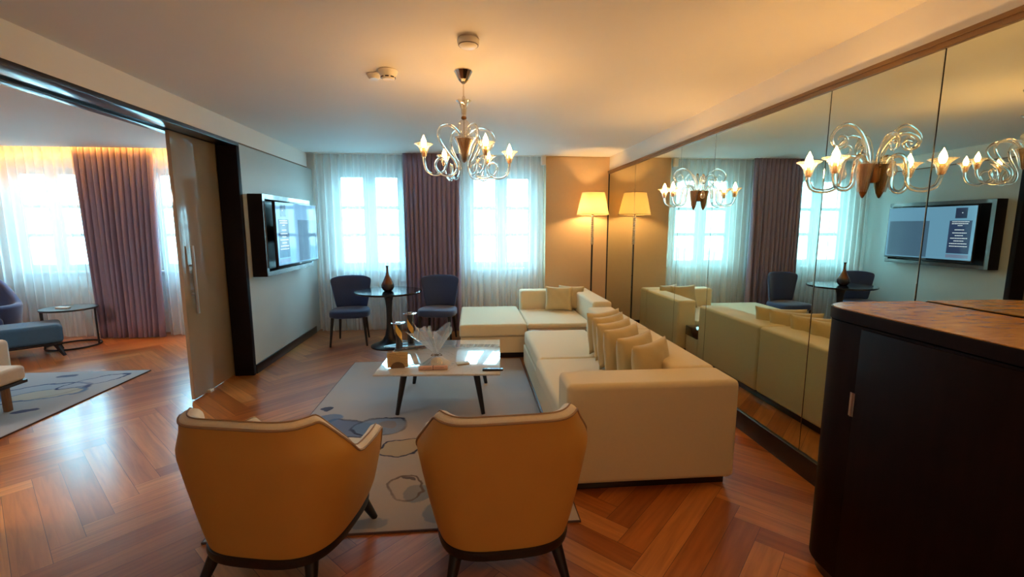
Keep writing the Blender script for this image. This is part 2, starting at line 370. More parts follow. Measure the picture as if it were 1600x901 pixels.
struct('floor_1', MB().box((X2 - .3, YF - .3, -0.12), (XR + .3, YW + .3, -0.0012)), M_['black'], smooth=False)
# ceilings
struct('ceiling', MB().box((XL, YF, ZC), (XR + .3, 6.93, ZC + .05)), M_['ceiling'], smooth=False)
struct('ceiling_1', MB().box((X2, YF, ZC), (-2.68, 6.72, ZC + .04)), M_['ceiling'], smooth=False)
struct('ceiling_2', MB().box((X2 - .3, YF - .3, 2.86), (XR + .3, YW + .3, 2.95)), M_['ceiling'], smooth=False)
# walls
w = MB()
def wall_y(mb, x0, x1, y0, y1, z0, z1, holes):
    xs = x0
    for (a, b_, c, d) in sorted(holes):
        mb.box((xs, y0, z0), (a, y1, z1)); mb.box((a, y0, z0), (b_, y1, c)); mb.box((a, y0, d), (b_, y1, z1)); xs = b_
    mb.box((xs, y0, z0), (x1, y1, z1))
wall_y(w, X2 - .3, XR + .3, YW, YW + .30, 0, 2.86, [(a, b_, .94, 2.42) for a, b_ in WIN])
struct('wall_back', w, M_['white'], smooth=False)
struct('wall_back_1', MB().box((1.14, YB, 0), (XR + .3, YW, 2.86)), M_['beige'], smooth=False)
struct('wall_front', MB().box((X2 - .3, YF - .3, 0), (XR + .3, YF, 2.86)), M_['white'], smooth=False)
struct('wall_right', MB().box((XR + .012, YF, 0), (XR + .3, YB, 2.86)), M_['white'], smooth=False)
struct('wall_right_1', MB().box((XR, YF, 2.43), (XR + .012, YB, ZC)), M_['white'], smooth=False)
struct('wall_right_2', MB().box((XR - .0, YF, 0.145), (XR + .012, 0.69, 2.43)), M_['beige'], smooth=False)
struct('wall_far_left', MB().box((X2 - .3, YF, 0), (X2, YW, 2.86)), M_['white'], smooth=False)
# partition between the rooms: opening y 0.3..4.93, pocket for the sliding doors
struct('wall_left', MB().box((XL - .16, 4.99, 0), (XL - .004, YW, 2.428)), M_['panel'], smooth=False)
struct('wall_left_1', MB().box((XL - .18, YF, 2.436), (XL, YW - .2, 2.86)), M_['white'], smooth=False)
struct('wall_left_2', MB().box((-2.68, 5.03, 0), (-2.62, YW, 2.86)), M_['white'], smooth=False)
struct('wall_left_3', MB().box((-2.68, YF, 2.45), (-2.60, 5.03, 2.86)), M_['white'], smooth=False)
struct('wall_left_4', MB().box((XL - .16, YF, 0), (XL, 1.0, 2.40)), M_['panel'], smooth=False)
struct('wall_left_5', MB().box((-2.68, YF, 0), (-2.62, 1.0, 2.40)), M_['white'], smooth=False)
# door lining: head with a track groove, jamb
hd = MB().box((XL - .145, 0.9, 2.40), (XL + .006, 4.99, 2.436), .003).box((-2.68, 0.9, 2.40), (-2.595, 4.99, 2.448), .003).box((-2.60, 0.9, 2.425), (-2.49, 4.99, 2.448))
struct('trim_1', hd, M_['darkwood'])
struct('trim_2', MB().box((XL - .19, 4.93, 0), (XL + .006, 4.99, 2.40), .003), M_['jamb'])
struct('trim_3', MB().box((-2.68, 4.93, 0), (-2.61, 5.03, 2.40), .003), M_['darkwood'])
struct('trim_4', MB().box((XL - .004, 4.99, 2.426), (XL + .004, 6.93, 2.438)), M_['bronze'], smooth=False)
struct('baseboard_left', MB().box((XL - .004, 4.99, 0), (XL + .012, 6.93, 0.10), .003), M_['darkwood'])
struct('baseboard_back', MB().box((1.14, YB - .014, 0), (XR, YB, 0.10), .003), M_['darkwood'])
struct('baseboard_right', MB().box((XR - .022, YF, 0), (XR + .012, YB, 0.145), .004), M_['black'])
struct('trim_5', MB().box((XR - .016, YF, 2.386), (XR + .012, YB, 2.412)).box((XR - .026, YF, 2.410), (XR + .012, YB, 2.430)), M_['bronze'], smooth=False)
struct('trim_6', MB().box((XR - .012, YB - .018, 0.145), (XR + .012, YB, 2.386)), M_['black'], smooth=False)
# curtain rail recess edge (thin white bead along the ceiling edge)
struct('trim_7', MB().box((XL, 6.905, ZC - .010), (1.14, 6.93, ZC + .002)), M_['white'], smooth=False)
# windows
for i, (a, b_) in enumerate(WIN, 1):
    z0, z1 = .94, 2.42; root = MB(); yf0, yf1 = YW + .06, YW + .12; fw_ = .055
    root.box((a, yf0, z0), (b_, yf1, z0 + fw_), .004).box((a, yf0, z1 - fw_), (b_, yf1, z1), .004)
    root.box((a, yf0, z0 + fw_), (a + fw_, yf1, z1 - fw_), .004).box((b_ - fw_, yf0, z0 + fw_), (b_, yf1, z1 - fw_), .004)
    wo_ = struct('window_%d' % i, root, M_['winframe'])
    cx = (a + b_) / 2; hw = (b_ - a) / 2 - fw_
    mo = MB().box((cx - .05, yf0 - .01, z0 + fw_), (cx + .05, yf1, z1 - fw_), .004); mo.build('mullion', M_['winframe'], wo_)
    for s in (-1, 1):
        xa, xb = (cx - hw, cx - .05) if s < 0 else (cx + .05, cx + hw)
        sa = MB(); t_ = .045; y0_, y1_ = yf0 + .005, yf1 - .01
        sa.box((xa, y0_, z0 + fw_), (xb, y1_, z0 + fw_ + .04), .003).box((xa, y0_, z1 - fw_ - .04), (xb, y1_, z1 - fw_), .003)
        sa.box((xa, y0_, z0 + fw_ + .04), (xa + t_, y1_, z1 - fw_ - .04), .003).box((xb - t_, y0_, z0 + fw_ + .04), (xb, y1_, z1 - fw_ - .04), .003)
        for zz in (1.46, 1.875): sa.box((xa + t_, y0_ + .008, zz - .025), (xb - t_, y1_ - .008, zz + .025), .002)
        sh = sa.build('sash', M_['winframe'], wo_)
        MB().box((xa + t_ - .003, y0_ + .018, z0 + fw_ + .035), (xb - t_ + .003, y0_ + .022, z1 - fw_ - .035)).build('pane', M_['pane'], sh, smooth=False)
    MB().box((a - .06, YW - .06, z0 - .03), (b_ + .06, YW + .06, z0), .006).build('sill', M_['winframe'], wo_)
    MB().lathe([(0, 0), (.012, 0), (.012, .02), (0, .02)], 12, (cx + .0, yf0 - .03, 1.62)).tube([(cx, yf0 - .02, 1.63), (cx, yf0 - .035, 1.63), (cx, yf0 - .04, 1.56)], .006, 8).build('window_handle', M_['winframe'], wo_)
struct('ground', MB().box((-60, 8.5, -5.2), (60, 160, -5)), M_['ground'], smooth=False)

# mirrored wall panels
seams = [(6.93, 5.807, 'between the back corner and the first seam'), (5.807, 4.525, 'second from the back corner, beside the corner sofa'), (4.525, 3.875, 'narrow one behind the far row of cushions, holding the far wall light'),
         (3.875, 2.608, 'wide one behind the near half of the long sofa'), (2.608, 1.961, 'narrow one carrying the near wall light'), (1.961, 0.69, 'wide one right above the dark cabinet')]
for y1_, y0_, lb in seams:
    o = MB().box((XR - .004, y0_ + .003, 0.145), (XR + .010, y1_ - .003, 2.386), .0015, 1).build('mirror_panel', M_['mirror'])
    tag(o, 'tall mirror wall panel, ' + lb, 'mirror', 'mirror panels on the right wall')
    o['label'] = 'mirror wall panel, ' + lb
struct('trim_8', MB().box((XR + .004, 0.69, 0.145), (XR + .0118, 6.95, 2.386)), M_['black'], smooth=False)

# ------------------------------------------------------------------ sliding doors
def sliding_door(y0, y1, label):
    r = empty('sliding_door', (-2.565, 0, 0), 0, label, 'door')
    MB().box((-.016, y0, .012), (.016, y1, 2.405), .002).build('door_panel', M_['doorpan'], r)
    return r
M_['doorpan'] = pbr('beige_lacquered_glass', (0.34, 0.27, 0.19, 1), 0.12, coat=0.9, var=0.02)
d = sliding_door(4.235, 5.02, 'beige glossy sliding door leaf with long steel handle, half open at dark jamb')
for s in (-1, 1):
    hb = MB(); x = s * .055
    hb.tube([(x, 4.34, .80), (x, 4.34, 1.42)], .013, 12)
    for z in (.98, 1.24): hb.tube([(s * .016, 4.34, z), (x, 4.34, z)], .009, 10)
    hb.build('handle', M_['steel'], d)
MB().box((-.03, 4.43, 0), (.045, 4.49, .03), .004).build('floor_guide', M_['plastic'], d)
d2 = sliding_door(1.02, 2.40, 'beige sliding door leaf whose edge shows at the far left picture edge')
MB().tube([(.055, 2.25, .80), (.055, 2.25, 1.42)], .013, 12).tube([(.016, 2.25, .98), (.055, 2.25, .98)], .009, 8).tube([(.016, 2.25, 1.24), (.055, 2.25, 1.24)], .009, 8).build('handle', M_['steel'], d2)

# ------------------------------------------------------------------ curtains
def curtain(name, x0, x1, y, amp, folds, mat, label, cat, group=None, seed=1, ztop=2.64, zbot=0.012, pinch=0.0, y_in=0.0, thick=0.0):
    rnd = random.Random(seed); N = int(folds * 14); mb = MB()
    ph = [rnd.uniform(-.6, .6) for _ in range(int(folds) + 3)]; am = [rnd.uniform(.6, 1.25) for _ in range(int(folds) + 3)]
    dr = [rnd.uniform(-1, 1) for _ in range(int(folds) + 3)]
    def it(a, t):
        i = int(t); f = t - i; f = f * f * (3 - 2 * f); return a[i] * (1 - f) + a[i + 1] * f
    def fn(u, v):
        t = u * folds; k = it(ph, t); a = it(am, t)
        z = zbot + (ztop - zbot) * v; low = 1 - v
        xx = x0 + (x1 - x0) * u
        xx += pinch * (u - .5) * 2 * (-(low)) * 0.5
        xx += it(dr, t) * .022 * low
        d_ = sin(2 * pi * t + k * (0.5 + 1.4 * low)) * amp * a * (0.55 + 0.45 * ss(0, .5, low)) + sin(4.4 * pi * t + 2 * k) * amp * .25 * low
        xx += cos(2 * pi * t + k) * amp * .35
        return Vector((xx, y + d_ + y_in * low, z))
    mb.grid(fn, N, 14)
    o = mb.build(name, mat, None, True, 80)
    if thick:
        k = o.modifiers.new('solid', 'SOLIDIFY'); k.thickness = thick
    return tag(o, label, cat, group)
curtain('sheer_curtain', -2.27, -0.93, 6.985, .028, 13, M_['sheer'], 'white sheer curtain behind the two blue chairs and round table', 'curtain', 'sheer window curtains', 3)
curtain('sheer_curtain', -0.24, 1.10, 6.985, .028, 13, M_['sheer'], 'white sheer curtain between mauve drape and beige wall', 'curtain', 'sheer window curtains', 5)
curtain('sheer_curtain', -7.40, -5.40, 6.92, .030, 17, M_['sheer'], 'white sheer curtain in the next room behind blue lounge chair', 'curtain', 'sheer window curtains', 8, ztop=2.75)
curtain('sheer_curtain', -4.42, -2.85, 6.92, .030, 14, M_['sheer'], 'white sheer curtain in the next room beside the sliding door', 'curtain', 'sheer window curtains', 11, ztop=2.75)
curtain('drape', -0.99, -0.17, 6.85, .052, 12, M_['drape'], 'gathered mauve satin drape between the two main room windows', 'curtain', None, 21, pinch=.05, thick=.002)
curtain('drape', -5.40, -4.36, 6.82, .055, 13, M_['drape'], 'gathered mauve drape in the next room, lit orange at its top', 'curtain', None, 33, ztop=2.74, pinch=.16, thick=.002)
rail = tag(MB().box((XL + .02, 6.84, 2.66), (1.13, 6.875, 2.675)).box((XL + .02, 6.97, 2.66), (1.13, 7.0, 2.675)).build('curtain_rail', M_['plastic'], None, False), 'white double curtain rail in the ceiling recess of main room', 'curtain rail')
MB().box((1.055, 6.875, 2.50), (1.125, 6.935, 2.632), .004).build('end_bracket', M_['plastic'], rail)
rail2 = tag(MB().box((X2 + .02, 6.82, 2.76), (-2.70, 6.85, 2.775)).box((X2 + .02, 6.905, 2.76), (-2.70, 6.935, 2.775)).build('curtain_rail', M_['plastic'], None, False), 'white curtain rail in the glowing recess of next room', 'curtain rail')
tag(MB().box((X2 + .05, 6.75, 2.835), (-2.72, 6.77, 2.85)).build('led_strip', emis('led_strip_glow', (1.0, 0.40, 0.06), 60.0), None, False), 'warm strip light hidden above the next room ceiling edge', 'strip light')

# ------------------------------------------------------------------ tv niche box and television
r = empty('television_niche', (XL, 5.8, 0), 0, 'dark shallow wall box framing the television, silvery front rim', 'wall box')
ya, yb, za, zb, dp, t_ = -.71, .72, 1.05, 1.935, .15, .05
MB().box((0, ya, za), (dp, ya + t_, zb), .002).box((0, yb - t_, za), (dp, yb, zb), .002).box((0, ya + t_, za), (dp, yb - t_, za + t_), .002).box((0, ya + t_, zb - t_), (dp, yb - t_, zb), .002).build('frame', M_['jamb'], r)
MB().box((.001, ya + t_, za + t_), (.012, yb - t_, zb - t_)).build('back_panel', M_['black'], r, False)
M_['rim'] = pbr('silver_rim', (0.12, 0.11, 0.11, 1), 0.22, metal=0.2, coat=.8)
e_ = .002
MB().box((dp, ya, za), (dp + e_, ya + t_, zb)).box((dp, yb - t_, za), (dp + e_, yb, zb)).box((dp, ya + t_, za), (dp + e_, yb - t_, za + t_)).box((dp, ya + t_, zb - t_), (dp + e_, yb - t_, zb)).build('front_rim', M_['rim'], r, False)
tv = empty('television', (XL + .235, 5.83, 1.50), radians(-2), 'flat television showing a blue menu page, pulled out of dark wall box', 'television')
MB().box((-.03, -.60, -.37), (.0, .60, .37), .004).build('bezel', M_['black'], tv)
def screen(name, col, e=0.5):
    m = pbr(name, (0.012, 0.014, 0.018, 1), 0.07, spec=0.28); bb = m.node_tree.nodes['Principled BSDF']
    bb.inputs['Emission Color'].default_value = col; bb.inputs['Emission Strength'].default_value = e * .85; return m
scr = MB().box((.0, -.588, -.345), (.0015, .588, .358)).build('screen', screen('screen_light_blue', srgb(110, 160, 200), .55), tv, False)
MB().box((.0015, -.02, -.33), (.0022, .56, .17)).build('picture_area', screen('screen_slate', srgb(70, 100, 130), .6), scr, False)
MB().box((.0015, -.55, -.26), (.0022, -.28, .17)).build('menu_column', screen('screen_navy', srgb(45, 62, 98), .6), scr, False)
MB().box((.0015, -.48, .20), (.0022, -.34, .335)).build('logo_square', screen('screen_dark', srgb(40, 52, 80), .6), scr, False)
tx = MB()
for z, w_ in ((.155, .20), (.13, .18), (.105, .05), (.05, .10), (.01, .17), (-.025, .09), (-.06, .20), (-.095, .12), (-.13, .20), (-.165, .22)):
    x = -w_ / 2
    while x < w_ / 2:
        l_ = random.uniform(.008, .022); tx.box((.0022, -.415 + x, z - .005), (.0026, -.415 + x + l_, z + .004)); x += l_ + .004
MB().box((.0022, -.43, .265), (.0026, -.415, .275)).build('logo_mark', screen('screen_text', srgb(210, 220, 235), .8), scr, False)
MB().box((.0015, -.55, -.318), (.0022, -.28, -.275)).build('footer_band', screen('screen_footer', srgb(110, 125, 160), .6), scr, False)
tx.build('menu_lines', screen('screen_text', srgb(210, 220, 235), .8), scr, False)
MB().box((0, -.03, -.363), (.002, .03, -.353)).build('brand_mark', M_['steel'], tv, False)
MB().box((-.20, -.10, -.10), (-.03, .10, .10), .01).build('wall_bracket', M_['black'], tv)

# ------------------------------------------------------------------ ceiling devices
def detector(loc, prof, label):
    r = empty('smoke_detector', loc, 0, label, 'smoke detector')
    MB().lathe(prof, 36).build('housing', M_['plastic'], r)
    return r
a = detector((-.003, 2.70, ZC), [(0, 0), (.052, 0), (.062, -.012), (.060, -.035), (.040, -.050), (0, -.053)], 'round white smoke detector on the ceiling nearest the camera')
MB().lathe([(.050, -.041), (.056, -.0405), (.056, -.036), (.050, -.036)], 36).build('sensor_slot', M_['gray'], a)
a = detector((-.545, 3.28, ZC), [(0, 0), (.062, 0), (.066, -.006), (.060, -.020), (.040, -.060), (.034, -.062), (.030, -.060), (0, -.060)], 'larger of two joined white alarm sensors left of the chandelier')
for k in range(8):
    an = k * pi / 4
    MB().box((.044, -.012, -.052), (.049, .012, -.045), rot=an, piv=(0, 0, 0)).build('sensor_slot', M_['black'], a, False)
a = detector((-.655, 3.37, ZC), [(0, 0), (.045, 0), (.048, -.005), (.040, -.022), (.030, -.034), (0, -.034)], 'smaller of two joined white alarm sensors left of the chandelier')
MB().box((.0, -.035, -.006), (.07, .0, 0), .002, rot=-.7, piv=(0, 0, 0)).build('joining_plate', M_['plastic'], a)

# ------------------------------------------------------------------ glass lights
def bulb_prof(h=.078, r=.018):
    return [(0, 0), (.009, 0), (r * .9, h * .18), (r, h * .34), (r * .8, h * .58), (r * .38, h * .8), (r * .12, h * .93), (0, h)]
def candle(parent, x, z, bm='bulb'):
    """cup + sleeve + bulb, local to parent at radius x, height z of the cup bottom"""
    cup = MB().lathe([(.010, 0), (.016, .004), (.021, .025), (.027, .05), (.040, .068), (.060, .080), (.058, .082), (.038, .071), (.025, .052), (.019, .026), (.013, .008)], 40, (x, 0, z), 10, .05)
    cup.build('candle_cup', M_['glass'], parent, ang=70)
    MB().lathe([(0, .002), (.011, .002), (.011, .058), (.0, .058)], 16, (x, 0, z)).build('candle_sleeve', M_['brass'], parent)
    MB().lathe([(r_, z_ + .058) for r_, z_ in bulb_prof()], 16, (x, 0, z)).build('bulb', M_[bm], parent)

ch = empty('chandelier', (-.04, 3.24, ZC), 0, 'five-light curled clear glass chandelier hanging from the ceiling', 'chandelier')
MB().lathe([(0, 0), (.062, 0), (.062, -.006), (.055, -.018), (.034, -.060), (.022, -.075), (.010, -.085), (0, -.085)], 12, flute=0).build('canopy', M_['chrome'], ch, ang=10)
MB().tube([(0, 0, -.08), (0, 0, -.43)], .005, 10).lathe([(.006, -.165), (.011, -.17), (.011, -.195), (.006, -.20)], 12).build('rod', M_['chrome'], ch)
MB().lathe([(.012, -.300), (.016, -.285), (.020, -.25), (.030, -.215), (.052, -.195), (.050, -.193), (.028, -.212), (.017, -.25), (.013, -.283)], 40, flute=8, fa=.04).build('top_cup', M_['glass'], ch, ang=70)
MB().lathe([(0, -.298), (.016, -.298), (.019, -.305), (.019, -.312), (.013, -.318), (0, -.318)], 20).build('collar', M_['brass'], ch)
MB().lathe([(.008, -.318), (.026, -.325), (.040, -.345), (.043, -.37), (.038, -.40), (.028, -.43), (.020, -.445), (0.0, -.447)], 40, flute=12, fa=.02).build('urn', M_['glass'], ch, ang=70)
MB().lathe([(0, -.455), (.052, -.45), (.056, -.446), (.050, -.452), (.034, -.50), (.022, -.55), (.014, -.585), (.006, -.60), (0, -.605)], 30).build('bowl', M_['brass'], ch)
MB().lathe([(.060, -.444), (.075, -.438), (.066, -.447), (.045, -.49), (.030, -.55), (.020, -.588), (.012, -.60)], 48, flute=12, fa=.05).build('bowl_glass', M_['glass'], ch, ang=70)
ARM = [(.028, -.455), (.036, -.42), (.075, -.385), (.125, -.372), (.185, -.388), (.212, -.435), (.190, -.49), (.130, -.555), (.080, -.605), (.070, -.655), (.100, -.690), (.150, -.700), (.205, -.680),
       (.232, -.635), (.215, -.598), (.180, -.600), (.165, -.640), (.185, -.680), (.235, -.702), (.290, -.685), (.318, -.640), (.325, -.595)]
for az in (-142, -65, 12, 58, 118):
    ar = empty('arm', (0, 0, 0), radians(az)); ar.parent = ch
    pts = [Vector((p[0], .014 * sin(i * .9) * ss(8, 12, i) * (1 - ss(18, 21, i)), p[1])) for i, p in enumerate(ARM)]
    MB().tube(cr(pts, 6), .0095, 10).build('glass_tube', M_['tube'], ar, ang=70)
    candle(ar, .325, -.597, 'bulb2')

def spiral_arm(parent, az, reach, height, rev=1.0):
    """scroll rising from the bowl and curling over"""
    pts = []
    H = height
    base = [(.035, .0), (.045, H * .45), (.09, H * .82), (.15, H), (.21, H * .93), (.245, H * .74), (.235, H * .55), (.205, H * .47), (.170, H * .53), (.160, H * .66), (.180, H * .75), (.205, H * .71), (.207, H * .64)]
    s = reach / .245
    a = radians(az)
    pts = [Vector((p[0] * s * cos(a), p[0] * s * sin(a), p[1])) for p in base]
    P = cr(pts, 6); N = len(P)
    rad = [.0105 * (1 - .55 * i / N) for i in range(N)]
    o = MB().tube(P, rad, 12).build('scroll_arm', M_['tube'], parent, ang=70)
    return P

def sconce(y, label):
    # mounted on the mirror: local x points into the room (-x world)
    r = empty('wall_light', (XR - .004, y, 1.90), pi, label, 'wall light', 'glass wall lights mounted on the mirror')
    def half(mb, prof, n=24, fl=0, fa=0):
        rings = [[mb.b.verts.new((rr * (1 + fa * cos(fl * 2 * pi * i / n)) * sin(pi * i / n), rr * (1 + fa * cos(fl * 2 * pi * i / n)) * cos(pi * i / n), zz)) for i in range(n + 1)] for rr, zz in prof]
        for a_, b_ in zip(rings, rings[1:]):
            for i in range(n): mb.b.faces.new((a_[i], a_[i + 1], b_[i + 1], b_[i]))
        mb.b.faces.new(rings[0]); mb.b.faces.new(rings[-1])
        return mb
    half(MB(), [(.030, .02), (.034, .0), (.034, -.06), (.026, -.075)]).build('wall_plate', M_['brass'], r)
    MB().tube([(.0, 0, -.03), (.055, 0, -.03)], .009, 10).build('bracket', M_['brass'], r)
    MB().lathe([(0, .012), (.040, .016), (.044, .020), (.041, .008), (.031, -.05), (.023, -.10), (.016, -.128), (.006, -.150), (0, -.155)], 30, (.047, 0, 0)).build('bowl', M_['brass'], r)
    MB().lathe([(.0455, .024), (.050, .030), (.046, .012), (.037, -.04), (.029, -.095), (.022, -.122)], 48, (.054, 0, 0), 12, .04).build('bowl_glass', M_['glass'], r, ang=70)
    for az, in ((17,), (-17,)):
        ar = empty('arm', (0, 0, 0), radians(az)); ar.parent = r
        path = [(.05, 0, .0), (.07, 0, .045), (.105, 0, .065), (.140, 0, .045), (.155, 0, -.02), (.160, 0, -.075), (.185, 0, -.105), (.235, 0, -.115), (.285, 0, -.10), (.305, 0, -.06), (.308, 0, -.035)]
        MB().tube(cr(path, 6), .0115, 10).build('glass_tube', M_['tube'], ar, ang=70)
        candle(ar, .308, -.04)
    for az, re, he in ((0, .25, .22), (74, .19, .155), (-74, .19, .185)):
        P = spiral_arm(r, az, re, he)
        q = min(P, key=lambda p: p.z if (p - P[0]).length > re * .5 else 9)
        dpd = MB().tube([q, q + Vector((0, 0, -.05))], .0018, 6).lathe([(0, -.05), (.006, -.055), (.017, -.085), (.022, -.105), (.016, -.125), (0, -.135)], 24, q, 8, .04)
        dpd.build('glass_drop', M_['glass'], r, ang=70)
    return r
sconce(2.27, 'glass wall light on the mirror nearest the dark cabinet')
sconce(4.12, 'glass wall light on the mirror above the long sofa, farther one')

# ------------------------------------------------------------------ floor lamp
r = empty('floor_lamp', (1.80, 6.66, 0), 0, 'slim black floor lamp with glowing cream shade in the back corner', 'floor lamp')
MB().lathe([(0, 0), (.135, 0), (.135, .012), (.12, .018), (.02, .024), (0, .024)], 36).build('base', M_['leg'], r)
MB().tube([(0, 0, .02), (0, 0, 1.32)], .014, 12).build('pole', M_['leg'], r)
st = MB(); 
for k in range(15): z = 1.32 + k * .029; st.lathe([(.008, z), (.024, z + .008), (.024, z + .016), (.008, z + .029)], 12)
st.build('crystal_stem', pbr('crystal', (0.75, 0.70, 0.60, 1), .12, metal=.5), r, ang=20)
MB().lathe([(.005, 1.755), (.018, 1.757), (.018, 1.80), (.005, 1.80)], 12).build('socket', M_['brass'], r)
MB().lathe([(.235, 1.765), (.163, 2.085)], 48).build('shade', M_['shade'], r)
sp = pbr('shade_piping', (.35, .22, .10, 1), .6)
MB().lathe([(.2365, 1.760), (.2365, 1.768), (.233, 1.768), (.233, 1.760), (.2365, 1.760)], 48).build('shade_rim', sp, r)
MB().lathe([(.1645, 2.082), (.1645, 2.09), (.161, 2.09), (.161, 2.082), (.1645, 2.082)], 48).build('shade_rim', sp, r)
MB().lathe([(0, 1.80), (.012, 1.80), (.03, 1.84), (.032, 1.87), (.02, 1.90), (0, 1.905)], 20).build('bulb', emis('lamp_bulb_glow', (1.0, 0.60, 0.23), 190.0), r)

# ------------------------------------------------------------------ long sofa
def sofa_box(r, name, lo, hi, bev=.03, mat='sofa'):
    return MB().box(lo, hi, bev, 4).build(name, M_[mat], r, True, 50, 'wn')
r = empty('long_sofa', (1.07, 3.74, 0), 0, 'long cream sofa with its arm toward the camera, along the mirrored wall', 'sofa')
ox, oy = -1.07, -3.74
def B(x0, x1, y0, y1, z0, z1): return ((x0 + ox, y0 + oy, z0), (x1 + ox, y1 + oy, z1))
MB().box(*B(.590, 1.565, 2.53, 4.96, 0.0, .062), .004).build('plinth', M_['black'], r)
sofa_box(r, 'armrest', *B(.545, 1.60, 2.47, 2.755, .06, .685), .035)
sofa_box(r, 'backrest', *B(1.30, 1.60, 2.76, 3.86, .06, .685), .03)
sofa_box(r, 'backrest', *B(1.30, 1.60, 3.865, 4.98, .06, .685), .03)
sofa_box(r, 'seat_frame', *B(.578, 1.298, 2.76, 4.97, .06, .27), .012)
sofa_box(r, 'seat_cushion', *B(.555, 1.295, 2.76, 3.855, .272, .435), .04)
sofa_box(r, 'seat_cushion', *B(.585, 1.295, 3.86, 4.975, .272, .43), .04)
# side table between the two sofas
r = empty('sofa_side_table', (1.14, 5.13, 0), 0, 'low side table with dark glossy wood top between the two sofas', 'side table')
MB().box((-.48, -.135, .27), (.46, .145, .385), .004).build('table_top', pbr('brown_lacquered_top', (0.10, 0.035, 0.02, 1), .15, coat=.5, var=.3, vscale=4, stretch=(1, 9, 1)), r)
MB().box((-.47, -.13, .0), (.45, .14, .268), .008, 3).build('body', M_['sofa'], r, mods='wn')
# corner sofa
r = empty('chaise_sofa', (.78, 5.92, 0), 0, 'cream corner sofa with open chaise end, below the far window', 'sofa'); ox, oy = -.78, -5.92
MB().box(*B(-.10, 1.67, 5.36, 6.54, 0, .072), .004).build('plinth', M_['black'], r)
sofa_box(r, 'seat_frame', *B(-.14, .66, 5.32, 6.56, .07, .275), .012)
sofa_box(r, 'seat_frame', *B(.665, 1.46, 5.32, 6.32, .07, .275), .012)
sofa_box(r, 'chaise_cushion', *B(-.155, .66, 5.295, 6.56, .277, .43), .03)
sofa_box(r, 'seat_cushion', *B(.665, 1.455, 5.30, 6.32, .277, .425), .03)
sofa_box(r, 'backrest', *B(.69, 1.70, 6.325, 6.565, .07, .685), .03)
sofa_box(r, 'armrest', *B(1.46, 1.70, 5.30, 6.32, .07, .685), .03)

# ------------------------------------------------------------------ cushions
def pillow_mesh(name, w_=.46, h_=.44, t_=.075, seed=0):
    rnd = random.Random(seed); mb = MB(); N = 18
    vs = {}
    def P(i, j, s):
        u = 2 * i / N - 1; v = 2 * j / N - 1
        prof = ((1 - u ** 2) * (1 - v ** 2)); d_ = max(prof, 0) ** .42
        x = u * w_ / 2 * (1 - .07 * (1 - v * v) ** 1.0 * (abs(u) ** 2)); z = v * h_ / 2 * (1 - .09 * (1 - u * u) * (abs(v) ** 2))
        wr = .004 * sin(9 * u + seed) * sin(7 * v + 2 * seed) * d_
        return Vector((x, s * t_ * d_ + wr, z + h_ / 2))
    for s in (1, -1):
        for i in range(N + 1):
            for j in range(N + 1):
                edge = i in (0, N) or j in (0, N)
                key = (i, j) if edge else (i, j, s)
                if key not in vs: vs[key] = mb.b.verts.new(P(i, j, s))
        g = lambda i, j: vs[(i, j)] if (i in (0, N) or j in (0, N)) else vs[(i, j, s)]
        for i in range(N):
            for j in range(N):
                mb.b.faces.new((g(i, j), g(i + 1, j), g(i + 1, j + 1), g(i, j + 1)))
    return mb
pil = [(1.235, 2.93, 38, 'nearest of the six'), (1.20, 3.14, 37, 'second from the near arm among six'), (1.185, 3.40, 35, 'third from the near arm among six'),
       (1.195, 3.62, 34, 'fourth from the near arm among six'), (1.225, 3.87, 36, 'fifth from the near arm among six'), (1.235, 4.06, 31, 'farthest of the six, its left side fully seen')]
for i, (x, y, a, lb) in enumerate(pil):
    o = pillow_mesh('pillow', .44, .382, .075, i + 1).build('throw_pillow', M_['pillow'], None, True, 89)
    o.location = (x + .02, y, .432); o.rotation_euler = (radians(-7), 0, radians(a))
    tag(o, 'champagne throw pillow on the long sofa, ' + lb, 'cushion', 'throw pillows lined up on the long sofa')
o = pillow_mesh('pillow', .38, .34, .06, 9).build('throw_pillow', M_['pillow'], None, True, 89); o.location = (1.20, 6.12, .428); o.rotation_euler = (radians(-14), radians(2), radians(-4))
tag(o, 'champagne throw pillow leaning on the corner sofa back, front one', 'cushion', 'pair of pillows on the corner sofa')
o = pillow_mesh('pillow', .38, .34, .06, 10).build('throw_pillow', M_['pillow'], None, True, 89); o.location = (1.375, 6.20, .428); o.rotation_euler = (radians(-12), 0, radians(-28))
tag(o, 'champagne throw pillow tucked in the corner sofa angle, rear one', 'cushion', 'pair of pillows on the corner sofa')

